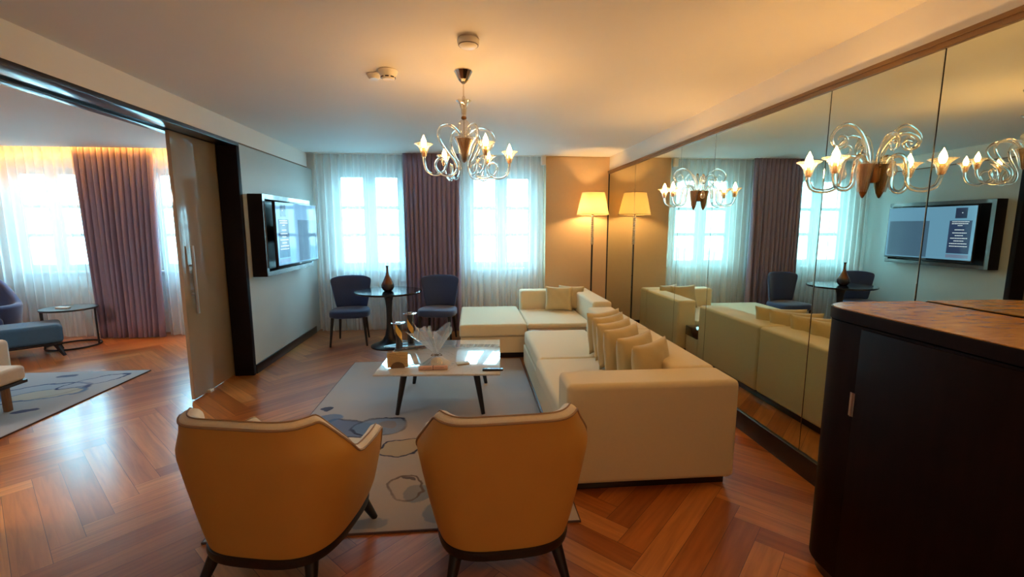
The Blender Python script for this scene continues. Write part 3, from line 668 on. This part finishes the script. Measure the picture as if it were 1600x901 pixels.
# ------------------------------------------------------------------ armchairs
def armchair(loc, rz, label):
    r = empty('armchair', loc, rz, label, 'armchair', 'barrel armchairs with their backs to the camera')
    TB = .66
    def plan(t, Wd, Db, Lf):
        s = 1 if t >= 0 else -1; a = abs(t)
        if a <= TB:
            an = a / TB * pi / 2; p = .62
            return Vector((s * Wd * sin(an) ** p if an > 0 else 0, -Db * max(cos(an), 0) ** p, 0))
        k = (a - TB) / (1 - TB)
        return Vector((s * (Wd - .035 * k * k), Lf * k, 0))
    def top(t):
        a = abs(t)
        h_ = .805 - .230 * ss(.42, .67, a) - .008 * ss(.66, .9, a)
        h_ -= .012 * ss(0, .3, a)
        h_ -= .16 * ss(.90, 1.0, a) ** 1.5
        return h_
    def outer(t, v, ins=0.0):
        z0 = .195; h_ = top(t); z = z0 + (h_ - z0) * v; q = (z - z0) / .6
        f = min(1, abs(t) / TB)
        Wd = .305 + .098 * min(1, q * 1.3) ** .8 - .065 * ss(.68, 1, q) - ins; Db = .315 + .075 * q - ins
        p = plan(t, Wd, Db, .29 - ins * .3)
        return Vector((p.x, p.y, z))
    NT, NV = 97, 14
    T = [-1 + 2 * i / (NT - 1) for i in range(NT)]
    mb = MB(); mb.grid(lambda u, v: outer(-1 + 2 * u, v), NT, NV)
    # close the front edges of the arms
    mb.build('outer_shell', M_['leather'], r, True, 60)
    TH = .062
    def inner(u, v):
        t = -1 + 2 * u
        if v <= .35:
            a = v / .35 * pi
            o_ = outer(t, 1.0); i_ = outer(t, 1.0, TH); mid = (o_ + i_) / 2; hv = (o_ - i_) / 2
            return mid + hv * cos(a) + Vector((0, 0, .024 * sin(a)))
        k = (v - .35) / .65; i_ = outer(t, 1.0, TH); zb = .36
        z = i_.z + (zb - i_.z) * k; vv = (z - .195) / (i_.z - .195 + 1e-6)
        q_ = outer(t, max(0, vv), TH); puff = .025 * sin(pi * k)
        cdir = Vector((-q_.x, -q_.y, 0)); cdir = cdir.normalized() if cdir.length > 1e-4 else Vector((0, 0, 0))
        return Vector((q_.x, q_.y, z)) + cdir * puff
    mb = MB(); mb.grid(inner, NT, 20)
    mb.build('inner_padding', M_['cream'], r, True, 60)
    for s in (-1, 1):   # arm fronts
        fr = MB()
        def ff(u, v, s=s):
            o_ = outer(s * 1.0, v); i_ = outer(s * 1.0, v, TH); a = u * pi
            mid = (o_ + i_) / 2; hv = (o_ - i_) / 2
            return mid + hv * cos(a) + Vector((0, .028 * sin(a), 0))
        fr.grid(ff, 9, 12); fr.build('arm_front', M_['cream'], r, True, 60)
    pp = [outer(t, 1.0) + Vector((0, 0, .004)) for t in T]
    MB().tube(pp, .0055, 8).build('piping', M_['pipe'], r)
    pp = [outer(t, 1.0, .028) + Vector((0, 0, .026)) for t in T[1:-1]]
    MB().tube(pp, .0035, 6).build('top_seam', M_['pipe'], r)
    MB().box((-.262, -.24, .24), (.262, .365, .435), .055, 4).build('seat_cushion', M_['cream'], r, True, 50, 'wn')
    ring = MB(); NR = 64
    def pr_(an, off):
        p = .62; c_, s_ = cos(an), sin(an)
        x = (.303 + off) * (abs(s_) ** p) * (1 if s_ >= 0 else -1); y = -(.322 + off) * (abs(c_) ** p) * (1 if c_ >= 0 else -1)
        return x, y
    rg = [[ring.b.verts.new((*pr_(2 * pi * i / NR, o_), z)) for i in range(NR)] for o_, z in ((-.02, .158), (.004, .162), (.008, .18), (.004, .198), (-.02, .205))]
    for a_, b_ in zip(rg, rg[1:]):
        for i in range(NR): ring.b.faces.new((a_[i], a_[(i + 1) % NR], b_[(i + 1) % NR], b_[i]))
    ring.b.faces.new(rg[0]); ring.b.faces.new(rg[-1])
    ring.build('base_frame', M_['leg'], r)
    for x, y, dx, dy in ((-.22, -.23, -.045, -.09), (.22, -.23, .045, -.09), (-.225, .22, -.05, .065), (.225, .22, .05, .065)):
        MB().tube([(x, y, .17), (x + dx, y + dy, 0.0)], [.031, .017], 4 * 4).build('leg', M_['leg'], r)
    return r
M_['pipe'] = pbr('brown_cream_piping', (0.36, 0.24, 0.15, 1), .7)
armchair((-.875, 2.13, .013), radians(-12), 'barrel armchair with tan leather back, left of the pair, angled right')
armchair((.130, 2.09, .013), radians(3), 'barrel armchair with tan leather back, right of the pair, facing straight ahead')

# ------------------------------------------------------------------ rugs
blob = srgb
RB = [(-1.00, 3.50, .30, .15, -.3, srgb(70, 110, 160), srgb(28, 42, 72), .75), (-.74, 3.52, .22, .17, .2, srgb(110, 140, 175), srgb(26, 34, 66), .75), (-1.27, 3.90, .06, .05, .6, srgb(38, 46, 76), None, .9),
      (-.69, 3.55, .07, .07, .3, srgb(150, 128, 108), None, .6), (-1.22, 3.70, .12, .10, .2, srgb(70, 115, 160), None, .7), (-.52, 3.15, .17, .13, .2, srgb(176, 160, 130), srgb(52, 58, 86), .7), (-.95, 3.20, .2, .06, .2, srgb(120, 140, 150), None, .5),
      (-.33, 2.56, .10, .09, .3, srgb(95, 125, 150), None, .65), (-.42, 2.72, .06, .02, -.3, srgb(48, 52, 84), None, .9), (-.42, 2.62, .12, .14, .3, srgb(176, 150, 130), srgb(110, 96, 96), .2), (-.18, 2.38, .10, .10, .2, srgb(100, 130, 155), None, .6),
      (-.55, 2.30, .09, .05, .2, srgb(95, 125, 155), None, .5)]
M_['rug'] = rug_mat('painted_rug', (0.50, 0.42, 0.37, 1), (0.42, 0.40, 0.42, 1), RB)
o = tag(MB().box((-1.375, 2.23, 0.0), (.572, 5.29, .012), .003).build('rug', M_['rug']), 'pale grey rug with painted blue blossoms under the coffee table', 'rug')
RB2 = [(-4.20, 4.55, .42, .24, .5, srgb(150, 168, 190), srgb(70, 84, 120), .4), (-4.55, 4.40, .22, .16, .2, srgb(56, 66, 108), None, .85), (-4.05, 4.50, .30, .15, .3, srgb(190, 182, 160), srgb(96, 120, 150), .7), (-3.90, 4.85, .3, .12, .9, srgb(170, 180, 196), srgb(50, 60, 100), .4),
       (-3.86, 4.10, .10, .05, .4, srgb(52, 60, 100), None, .9), (-4.45, 3.8, .35, .3, .1, srgb(170, 180, 190), srgb(80, 90, 120), .3), (-4.3, 5.05, .12, .05, .3, srgb(60, 70, 104), None, .8), (-4.8, 4.8, .2, .1, .3, srgb(190, 180, 150), None, .5)]
M_['rug2'] = rug_mat('painted_rug_next_room', (0.42, 0.42, 0.42, 1), (0.38, 0.41, 0.46, 1), RB2)
tag(MB().box((-6.7, 2.6, 0.0), (-3.572, 5.20, .012), .003).build('rug', M_['rug2']), 'pale blue-grey rug with painted blossoms in the next room', 'rug')
# dark bound edges belong to the rugs
for ob, (xa, ya, xb, yb) in zip([x for x in bpy.data.objects if x.name.startswith('rug')], ((-1.375, 2.23, .572, 5.29), (-6.7, 2.6, -3.572, 5.20))):
    MB().box((xa - .006, ya - .006, 0), (xb + .006, ya, .011)).box((xa - .006, yb, 0), (xb + .006, yb + .006, .011)).box((xa - .006, ya, 0), (xa, yb, .011)).box((xb, ya, 0), (xb + .006, yb, .011)).build('bound_edge', pbr('rug_edge', (.12, .07, .06, 1), .8), ob, False)

# ------------------------------------------------------------------ coffee table
RT = radians(-3.5)
r = empty('coffee_table', (-.255, 4.09, .012), RT, 'low square coffee table with glossy beige marble top and black splayed legs', 'coffee table')
MB().box((-.51, -.55, .392), (.51, .55, .408), .003).build('table_top', M_['marble'], r)
MB().box((-.33, -.36, .372), (.33, .36, .3915), .004).build('under_frame', M_['leg'], r)
for x in (-1, 1):
    for y in (-1, 1): MB().tube([(x * .30, y * .33, .375), (x * .365, y * .385, 0)], [.030, .017], 16).build('leg', M_['leg'], r)
ZT = .4205
# letter card in a half-round wooden holder
r = empty('letter_card', (-.625, 3.735, ZT), radians(4), 'tan letter card standing in a half-round brown holder', 'card holder')
MB().box((-.085, -.001, .004), (.085, .001, .135)).build('card', M_['card'], r, False)
tx = MB()
for k, (z, l_) in enumerate(((.118, .05), (.104, .14), (.090, .09), (.078, .15), (.066, .14), (.054, .15), (.043, .13), (.033, .14))):
    x = -.07
    while x < -.07 + l_: s_ = random.uniform(.004, .014); tx.box((x, -.0016, z - .001), (x + s_, -.001, z + .001)); x += s_ + .003
tx.build('writing', M_['ink'], r, False)
mb = MB(); n_ = 20
fr = [mb.b.verts.new((.058 * cos(pi * i / n_), -.012, .052 * sin(pi * i / n_))) for i in range(n_ + 1)]; bk = [mb.b.verts.new((v.co.x, -.003, v.co.z)) for v in fr]
mb.b.faces.new(fr); mb.b.faces.new(list(reversed(bk)))
for i in range(n_): mb.b.faces.new((fr[i], fr[i + 1], bk[i + 1], bk[i]))
mb.b.faces.new((fr[0], bk[0], bk[-1], fr[-1])); mb.box((-.058, -.003, 0), (.058, .012, .006)).build('holder', M_['wood'], r, False)
# rolled pink letter
r = empty('rolled_letter', (-.325, 3.655, ZT), radians(-1), 'rolled pink paper tied with a dark cord on table front', 'paper roll')
MB().tube([(-.118, 0, .0185), (.118, 0, .0185)], .018, 20).build('paper', M_['pink'], r)
MB().tube([(0, .0195 * cos(a), .0185 + .0195 * sin(a)) for a in [2 * pi * k / 20 for k in range(21)]], .0018, 6, False).tube([(0, -.02, .02), (.004, -.026, .03), (-.004, -.024, .036)], .0015, 6).build('cord', M_['ink'], r)
tx = MB(); x = -.08
while x < .08:
    s_ = random.uniform(.003, .008)
    if abs(x) > .012: tx.box((x, -.0190, .022), (x + s_, -.0172, .0245))
    x += s_ + .003
tx.build('writing', M_['ink'], r, False)
# cellophane-wrapped gift
r = empty('gift_basket', (-.305, 3.80, ZT), 0, 'gift wrapped in clear cellophane gathered in a tall crinkled fan', 'gift')
rnd = random.Random(4)
def film_top(u, v):
    a = u * 2 * pi; rr = .012 + (.055 + .10 * abs(sin(a * 1.5 + .4))) * v ** 1.2 * (1 + .35 * sin(9 * a)); tilt = Vector((-.03 * v + .05 * v * sin(a * 2), 0, 0))
    h_ = .085 + v * (.20 + .055 * sin(3 * a + 1) + .03 * sin(11 * a))
    return Vector((rr * cos(a) * .92 - .02 * v, rr * sin(a) * .7, h_)) + tilt
mb = MB(); mb.grid(film_top, 72, 8, cu=True); mb.build('film_fan', M_['film'], r, True, 25)
mb = MB()
mb.grid(lambda u, v: Vector(((.012 + .125 * (1 - v) ** .8 * (1 + .10 * sin(11 * u * 2 * pi))) * cos(u * 2 * pi), (.012 + .085 * (1 - v) ** .8 * (1 + .1 * sin(7 * u * 2 * pi))) * sin(u * 2 * pi), .002 + .083 * v ** 1.3)), 66, 8, cu=True)
mb.build('film_wrap', M_['film'], r, True, 25)
cn = MB()
for k in range(9):
    a = k * .7; cn.box((-.05, -.009, .003), (.05, .009, .022 + .006 * (k % 3)), .004, 2, rot=a, piv=(0, 0, 0))
cn.lathe([(0, .02), (.05, .02), (.055, .03), (.03, .055), (0, .065)], 20); cn.build('contents', M_['cloth'], r)
MB().tube([(.013 * cos(t_), .013 * sin(t_), .086) for t_ in [2 * pi * k / 16 for k in range(17)]], .004, 8, False).tube(cr([(0, -.014, .086), (-.03, -.024, .10), (-.045, -.02, .085), (-.01, -.016, .084)], 5), .003, 6).tube(cr([(0, -.014, .086), (.03, -.024, .10), (.045, -.02, .085), (.01, -.016, .084)], 5), .003, 6).build('bow', M_['brass'], r)
# packet
mb = MB().box((-.055, -.035, 0), (.055, .035, .012), .005, 2, rot=.25)
tag(mb.build('snack_packet', M_['cloth'], loc=(-.085, 3.80, ZT)), 'small beige packet lying right of the wrapped gift', 'packet')
# remote
r = empty('remote_control', (.165, 3.60, ZT), radians(86), 'slim dark remote control at the right front table corner', 'remote control')
MB().box((-.022, -.085, 0), (.022, .085, .016), .005, 3).build('body', M_['black'], r)
kb = MB()
for i in range(3):
    for j in range(7): kb.box((-.014 + i * .011, -.065 + j * .017, .016), (-.008 + i * .011, -.055 + j * .017, .0175))
kb.build('buttons', pbr('grey_buttons', (.3, .3, .33, 1), .5), r, False)
# tray and two candle holders
r = empty('tray', (-.62, 4.40, ZT), radians(12), 'dark slate leaf-shaped tray at the far left of the table', 'tray')
mb = MB(); n_ = 28
def leaf(u, v):
    a = u * 2 * pi; rr = v; return Vector((.21 * rr * cos(a) * (1 + .12 * cos(2 * a)), .085 * rr * sin(a), .004 + .016 * rr ** 3))
mb.grid(leaf, 32, 6, cu=True); o = mb.build('dish', M_['slate'], r); k = o.modifiers.new('s', 'SOLIDIFY'); k.thickness = .005
MB().tube([leaf(i / 32, 1) + Vector((0, 0, .002)) for i in range(33)], .0025, 6, False).build('rim', M_['chrome'], r)
for (x, y, h_, lb) in ((-.70, 4.30, .262, 'shorter glass candle holder with black and gold striped stem'), (-.612, 4.48, .315, 'taller glass candle holder with black and gold striped stem')):
    r = empty('candle_holder', (x, y, ZT + .006), 0, lb + ' on the coffee table', 'candle holder', 'pair of striped candle holders')
    st = MB()
    def hel(u, v, h_=h_): a = u * 2 * pi; return Vector((.031 * cos(a), .031 * sin(a), .012 + (h_ - .03) * v))
    st.grid(hel, 28, 10, cu=True)
    m = bpy.data.materials.get('striped_stem')
    if not m:
        m = pbr('striped_stem', (0.02, 0.02, 0.025, 1), 0.12, coat=.5); n = m.node_tree; b = n.nodes['Principled BSDF']
        t = n.nodes.new('ShaderNodeTexCoord'); gr = n.nodes.new('ShaderNodeTexGradient'); gr.gradient_type = 'RADIAL'; n.links.new(t.outputs['Object'], gr.inputs[0])
        sz = n.nodes.new('ShaderNodeSeparateXYZ'); n.links.new(t.outputs['Object'], sz.inputs[0])
        ma = n.nodes.new('ShaderNodeMath'); ma.operation = 'MULTIPLY_ADD'; ma.inputs[1].default_value = 3.4; n.links.new(sz.outputs[2], ma.inputs[0]); n.links.new(gr.outputs[1], ma.inputs[2])
        fr_ = n.nodes.new('ShaderNodeMath'); fr_.operation = 'FRACT'; n.links.new(ma.outputs[0], fr_.inputs[0])
        gt = n.nodes.new('ShaderNodeMath'); gt.operation = 'GREATER_THAN'; gt.inputs[1].default_value = .72; n.links.new(fr_.outputs[0], gt.inputs[0])
        mx = n.nodes.new('ShaderNodeMix'); mx.data_type = 'RGBA'; mx.inputs[6].default_value = (.02, .02, .028, 1); mx.inputs[7].default_value = (.75, .42, .06, 1)
        n.links.new(gt.outputs[0], mx.inputs[0]); n.links.new(mx.outputs[2], b.inputs['Base Color'])
    st.build('stem', m, r)
    MB().lathe([(0, 0), (.04, 0), (.042, .006), (.034, .012), (0, .012)], 28).build('foot', M_['slate'], r)
    MB().lathe([(0, h_ - .016), (.050, h_ - .014), (.066, h_ - .004), (.067, h_), (.064, h_ + .001), (.045, h_ - .007), (.0, h_ - .009)], 36).build('dish', thin_glass('dish_glass', (.95, .97, .97), .35, .9, .04), r)
    MB().lathe([(0, h_ - .008), (.022, h_ - .008), (.024, h_ + .002), (.020, h_ + .002), (.019, h_ - .004), (0, h_ - .004)], 24).build('candle_socket', M_['chrome'], r)

# ------------------------------------------------------------------ bistro set
r = empty('bistro_table', (-1.10, 6.05, 0), 0, 'round black pedestal table by the window between two blue chairs', 'table')
MB().lathe([(0, 0), (.25, 0), (.252, .012), (.23, .024), (.16, .045), (.10, .085), (.062, .15), (.042, .25), (.036, .38), (.038, .52), (.048, .62), (.07, .70), (.09, .728), (0, .728)], 48).build('pedestal', M_['black'], r)
M_['btop'] = pbr('black_glossy_top', (.012, .011, .016, 1), .14, coat=.3)
MB().lathe([(0, .728), (.42, .724), (.43, .730), (.435, .742), (.43, .75), (0, .75)], 64).build('table_top', M_['btop'], r)
vz = MB().lathe([(0, 0), (.045, 0), (.062, .012), (.080, .045), (.082, .075), (.070, .11), (.045, .16), (.024, .205), (.015, .245), (.013, .29), (.015, .318), (.022, .33), (.018, .331), (.011, .318), (.010, .29), (0, .27)], 40)
vm = pbr('brown_glazed_vase', (0.09, 0.035, 0.015, 1), 0.12, coat=.6); n = vm.node_tree; b = n.nodes['Principled BSDF']
t = n.nodes.new('ShaderNodeTexCoord'); sz = n.nodes.new('ShaderNodeSeparateXYZ'); rr = n.nodes.new('ShaderNodeValToRGB'); n.links.new(t.outputs['Object'], sz.inputs[0])
mr = n.nodes.new('ShaderNodeMapRange'); mr.inputs[2].default_value = .33; n.links.new(sz.outputs[2], mr.inputs[0]); n.links.new(mr.outputs[0], rr.inputs[0])
e = rr.color_ramp.elements; e[0].position = .25; e[0].color = (.035, .022, .03, 1); e[1].position = 1; e[1].color = (.05, .03, .02, 1); k = e.new(.36); k.color = (.20, .06, .012, 1); k = e.new(.7); k.color = (.16, .05, .015, 1)
n.links.new(rr.outputs[0], b.inputs['Base Color'])
tag(vz.build('vase', vm, loc=(-1.10, 6.02, .751)), 'slender-necked brown glazed vase on the round black table', 'vase')

def bistro_chair(loc, rz, label):
    # faces -y (front) ; back at +y
    r = empty('bistro_chair', loc, rz, label, 'chair', 'blue upholstered chairs at the round table')
    def seat(u, v):
        a = u * 2 * pi; p = .55; c_, s_ = cos(a), sin(a)
        x = .262 * abs(c_) ** p * (1 if c_ > 0 else -1); y = .25 * abs(s_) ** p * (1 if s_ > 0 else -1)
        if y > 0: x *= 1 - .12 * y / .235
        k = [(.0, .375), (.93, .375), (1.0, .392), (1.0, .44), (.96, .462), (.80, .472), (0, .478)]
        f = v * (len(k) - 1); i = min(int(f), len(k) - 2); g = f - i
        q = k[i][0] * (1 - g) + k[i + 1][0] * g; z = k[i][1] * (1 - g) + k[i + 1][1] * g
        return Vector((x * q, y * q, z))
    mb = MB(); mb.grid(seat, 48, 13, cu=True); bmesh.ops.remove_doubles(mb.b, verts=mb.b.verts, dist=.0005); mb.build('seat', M_['blue'], r, True, 60)
    def back(u, v):
        # closed loop in thickness (v), along width (u)
        s = (u - .5) * 2; 
        return s
    mb = MB(); NU, NZ = 22, 12
    def bp_(s, k, side):
        z = .47 + .44 * k; hw = .205 + .075 * k ** .8
        if k > .9: hw *= math.sqrt(max(0, 1 - ((k - .9) / .1) ** 2 * .10))
        x = s * hw; z2 = z - .035 * (abs(s) ** 4) * ss(.5, 1, k)
        y = .205 + .05 * k - .13 * (abs(s) ** 2.2) * (.55 + .45 * k)
        th = .028 * (1 - .4 * abs(s) ** 6) * (1 - .45 * ss(.85, 1, k))
        return Vector((x, y + side * th, z2))
    fr = [[mb.b.verts.new(bp_(-1 + 2 * i / NU, j / NZ, -1)) for j in range(NZ + 1)] for i in range(NU + 1)]
    bk = [[mb.b.verts.new(bp_(-1 + 2 * i / NU, j / NZ, 1)) for j in range(NZ + 1)] for i in range(NU + 1)]
    for i in range(NU):
        for j in range(NZ):
            mb.b.faces.new((fr[i][j], fr[i + 1][j], fr[i + 1][j + 1], fr[i][j + 1])); mb.b.faces.new((bk[i][j], bk[i][j + 1], bk[i + 1][j + 1], bk[i + 1][j]))
        mb.b.faces.new((fr[i][0], bk[i][0], bk[i + 1][0], fr[i + 1][0])); mb.b.faces.new((fr[i][NZ], fr[i + 1][NZ], bk[i + 1][NZ], bk[i][NZ]))
    for j in range(NZ):
        mb.b.faces.new((fr[0][j], fr[0][j + 1], bk[0][j + 1], bk[0][j])); mb.b.faces.new((fr[NU][j], bk[NU][j], bk[NU][j + 1], fr[NU][j + 1]))
    mb.build('backrest', M_['blue'], r, True, 89, 'sub')
    for x, y, dx, dy in ((-.20, -.20, -.035, -.05), (.20, -.20, .035, -.05), (-.17, .17, -.03, .06), (.17, .17, .03, .06)):
        MB().tube([(x, y, .385), (x + dx, y + dy, 0)], [.022, .012], 12).build('leg', M_['leg'], r)
    return r
bistro_chair((-1.665, 6.30, 0), radians(5), 'slate blue upholstered chair left of the round black table')
bistro_chair((-.47, 6.27, 0), radians(-10), 'slate blue upholstered chair right of the round table, before the mauve drape')

# ------------------------------------------------------------------ dark cabinet with a rounded corner
r = empty('cabinet', (1.85, 1.1, 0), 0, 'tall dark wood cabinet with rounded corner and glossy top, at right', 'cabinet')
def slab(xl, xr, y0, y1, z0, z1, rad, bev=0.0, seg=14):
    mb = MB(); ring = [(xr, y0), (xl, y0)]
    ring += [(xl + rad - rad * cos(a), y1 - rad + rad * sin(a)) for a in [pi / 2 * k / seg for k in range(seg + 1)]] + [(xr, y1)]
    lo = [mb.b.verts.new((x, y, z0)) for x, y in ring]; hi = [mb.b.verts.new((x, y, z1)) for x, y in ring]
    mb.b.faces.new(lo); f = mb.b.faces.new(list(reversed(hi)))
    for i in range(len(ring)): j = (i + 1) % len(ring); mb.b.faces.new((lo[i], lo[j], hi[j], hi[i]))
    if bev:
        es = [e for e in mb.b.edges if abs(e.verts[0].co.z - z1) < 1e-6 and abs(e.verts[1].co.z - z1) < 1e-6]
        bmesh.ops.bevel(mb.b, geom=es, offset=bev, segments=3, profile=.5, affect='EDGES')
    return mb
CX, CY1 = 1.57 - 1.85, 1.93 - 1.1
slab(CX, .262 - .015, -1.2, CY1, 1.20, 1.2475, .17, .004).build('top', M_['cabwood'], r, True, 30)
slab(CX + .006, .262 - .018, -1.194, CY1 - .006, 1.2476, 1.251, .165).build('top_amber_sheen', M_['cabtop_sheen'], r, True, 30)  # thin sheet over the dark top, carries the painted amber reflection
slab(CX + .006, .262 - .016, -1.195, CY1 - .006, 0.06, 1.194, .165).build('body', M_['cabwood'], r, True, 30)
slab(CX + .03, .262 - .02, -1.17, CY1 - .03, 0, .06, .15).build('plinth', M_['black'], r, True, 30)
for ya_, yb_ in ((CY1 - .27 - .66, CY1 - .273), (CY1 - .27 - 1.33, CY1 - .27 - .665)):
    dr = MB().box((CX - .002, ya_, .075), (CX + .014, yb_, 1.185), .002).build('door', M_['cabwood'], r)
hz = MB().tube([(CX - .005, CY1 - .268, .815), (CX - .005, CY1 - .268, .915)], .004, 10).box((CX - .0035, CY1 - .278, .815), (CX - .002, CY1 - .255, .915))
hz.build('hinge', M_['steel'], r)

# ------------------------------------------------------------------ next room furniture
r = empty('ottoman', (-5.46, 5.87, 0), radians(42), 'petrol blue footstool with black splayed legs in the next room', 'footstool')
MB().box((-.36, -.24, .17), (.36, .26, .40), .045, 4).build('seat', M_['blue2'], r, True, 50, 'wn')
MB().box((-.35, -.23, .145), (.35, .25, .172), .004).build('frame', M_['leg'], r)
for x in (-1, 1):
    for y in (-1, 1): MB().tube([(x * .29, y * .19, .15), (x * .35, y * .23, 0)], [.032, .017], 4).build('leg', M_['leg'], r)
r = empty('lounge_chair', (-6.42, 6.22, 0), radians(42), 'slate blue lounge chair behind the footstool at left picture edge', 'lounge chair')
MB().box((-.34, -.40, .22), (.34, .30, .44), .05, 4).build('seat', M_['blue'], r, True, 50, 'wn')
def lsh(u, v):
    a = -pi * .80 + 1.6 * pi * u; a2 = a
    x = .44 * sin(a2); y = .36 * cos(a2) * 1.0; hgt = .58 + .42 * max(0, cos(a2)) ** .8 * ss(-.2, .9, cos(a2))
    z = .20 + (hgt - .20) * v; f = 1 + .12 * v
    return Vector((x * f, y * f, z))
mb = MB(); mb.grid(lsh, 40, 10); o = mb.build('shell', M_['blue'], r, True, 80); k = o.modifiers.new('s', 'SOLIDIFY'); k.thickness = .085; k.offset = 0; k = o.modifiers.new('b', 'BEVEL'); k.width = .035; k.segments = 4
for x in (-1, 1):
    for y in (-1, 1): MB().tube([(x * .26, y * .24, .22), (x * .31, y * .30, 0)], [.025, .015], 12).build('leg', M_['leg'], r)
r = empty('round_side_table', (-5.33, 6.42, 0), 0, 'round dark side table with ring base in the next room', 'side table')
MB().lathe([(0, .50), (.29, .50), (.295, .505), (.295, .518), (.29, .523), (0, .523)], 48).build('table_top', M_['darkwood'], r)
for a in (200, 235, 10):
    MB().tube([(.28 * cos(radians(a)), .28 * sin(radians(a)), .50), (.28 * cos(radians(a)), .28 * sin(radians(a)), .012)], .011, 10).build('leg', M_['leg'], r)
MB().tube([(.28 * cos(2 * pi * k / 40), .28 * sin(2 * pi * k / 40), .012) for k in range(41)], .011, 8, False).build('ring_base', M_['leg'], r)
tag(MB().box((-.08, -.03, 0), (.08, .03, .022), .006, 2, rot=-.1).build('notepad', M_['plastic'], loc=(-5.34, 6.34, .5235)), 'small white notepad lying on the dark round side table', 'notepad')
r = empty('daybed', (-4.30, 4.0, .0), radians(0), 'cream upholstered bench seat with wooden leg at left picture edge', 'bench')
MB().box((-.55, -.42, .28), (.44, .16, .41), .035, 4).build('seat', M_['cream'], r, True, 50, 'wn')
MB().box((-.55, -.41, .255), (.445, .15, .282), .004).build('frame', M_['leg'], r)
MB().box((-.55, .17, .20), (.18, .33, .60), .04, 4).build('backrest', M_['cream'], r, True, 50, 'wn')
for x, y in ((.30, -.34), (-.48, -.34), (.30, .10), (-.48, .10)):
    MB().box((x - .022, y - .022, 0.012), (x + .022, y + .022, .256), .004).build('leg', M_['oak'], r)
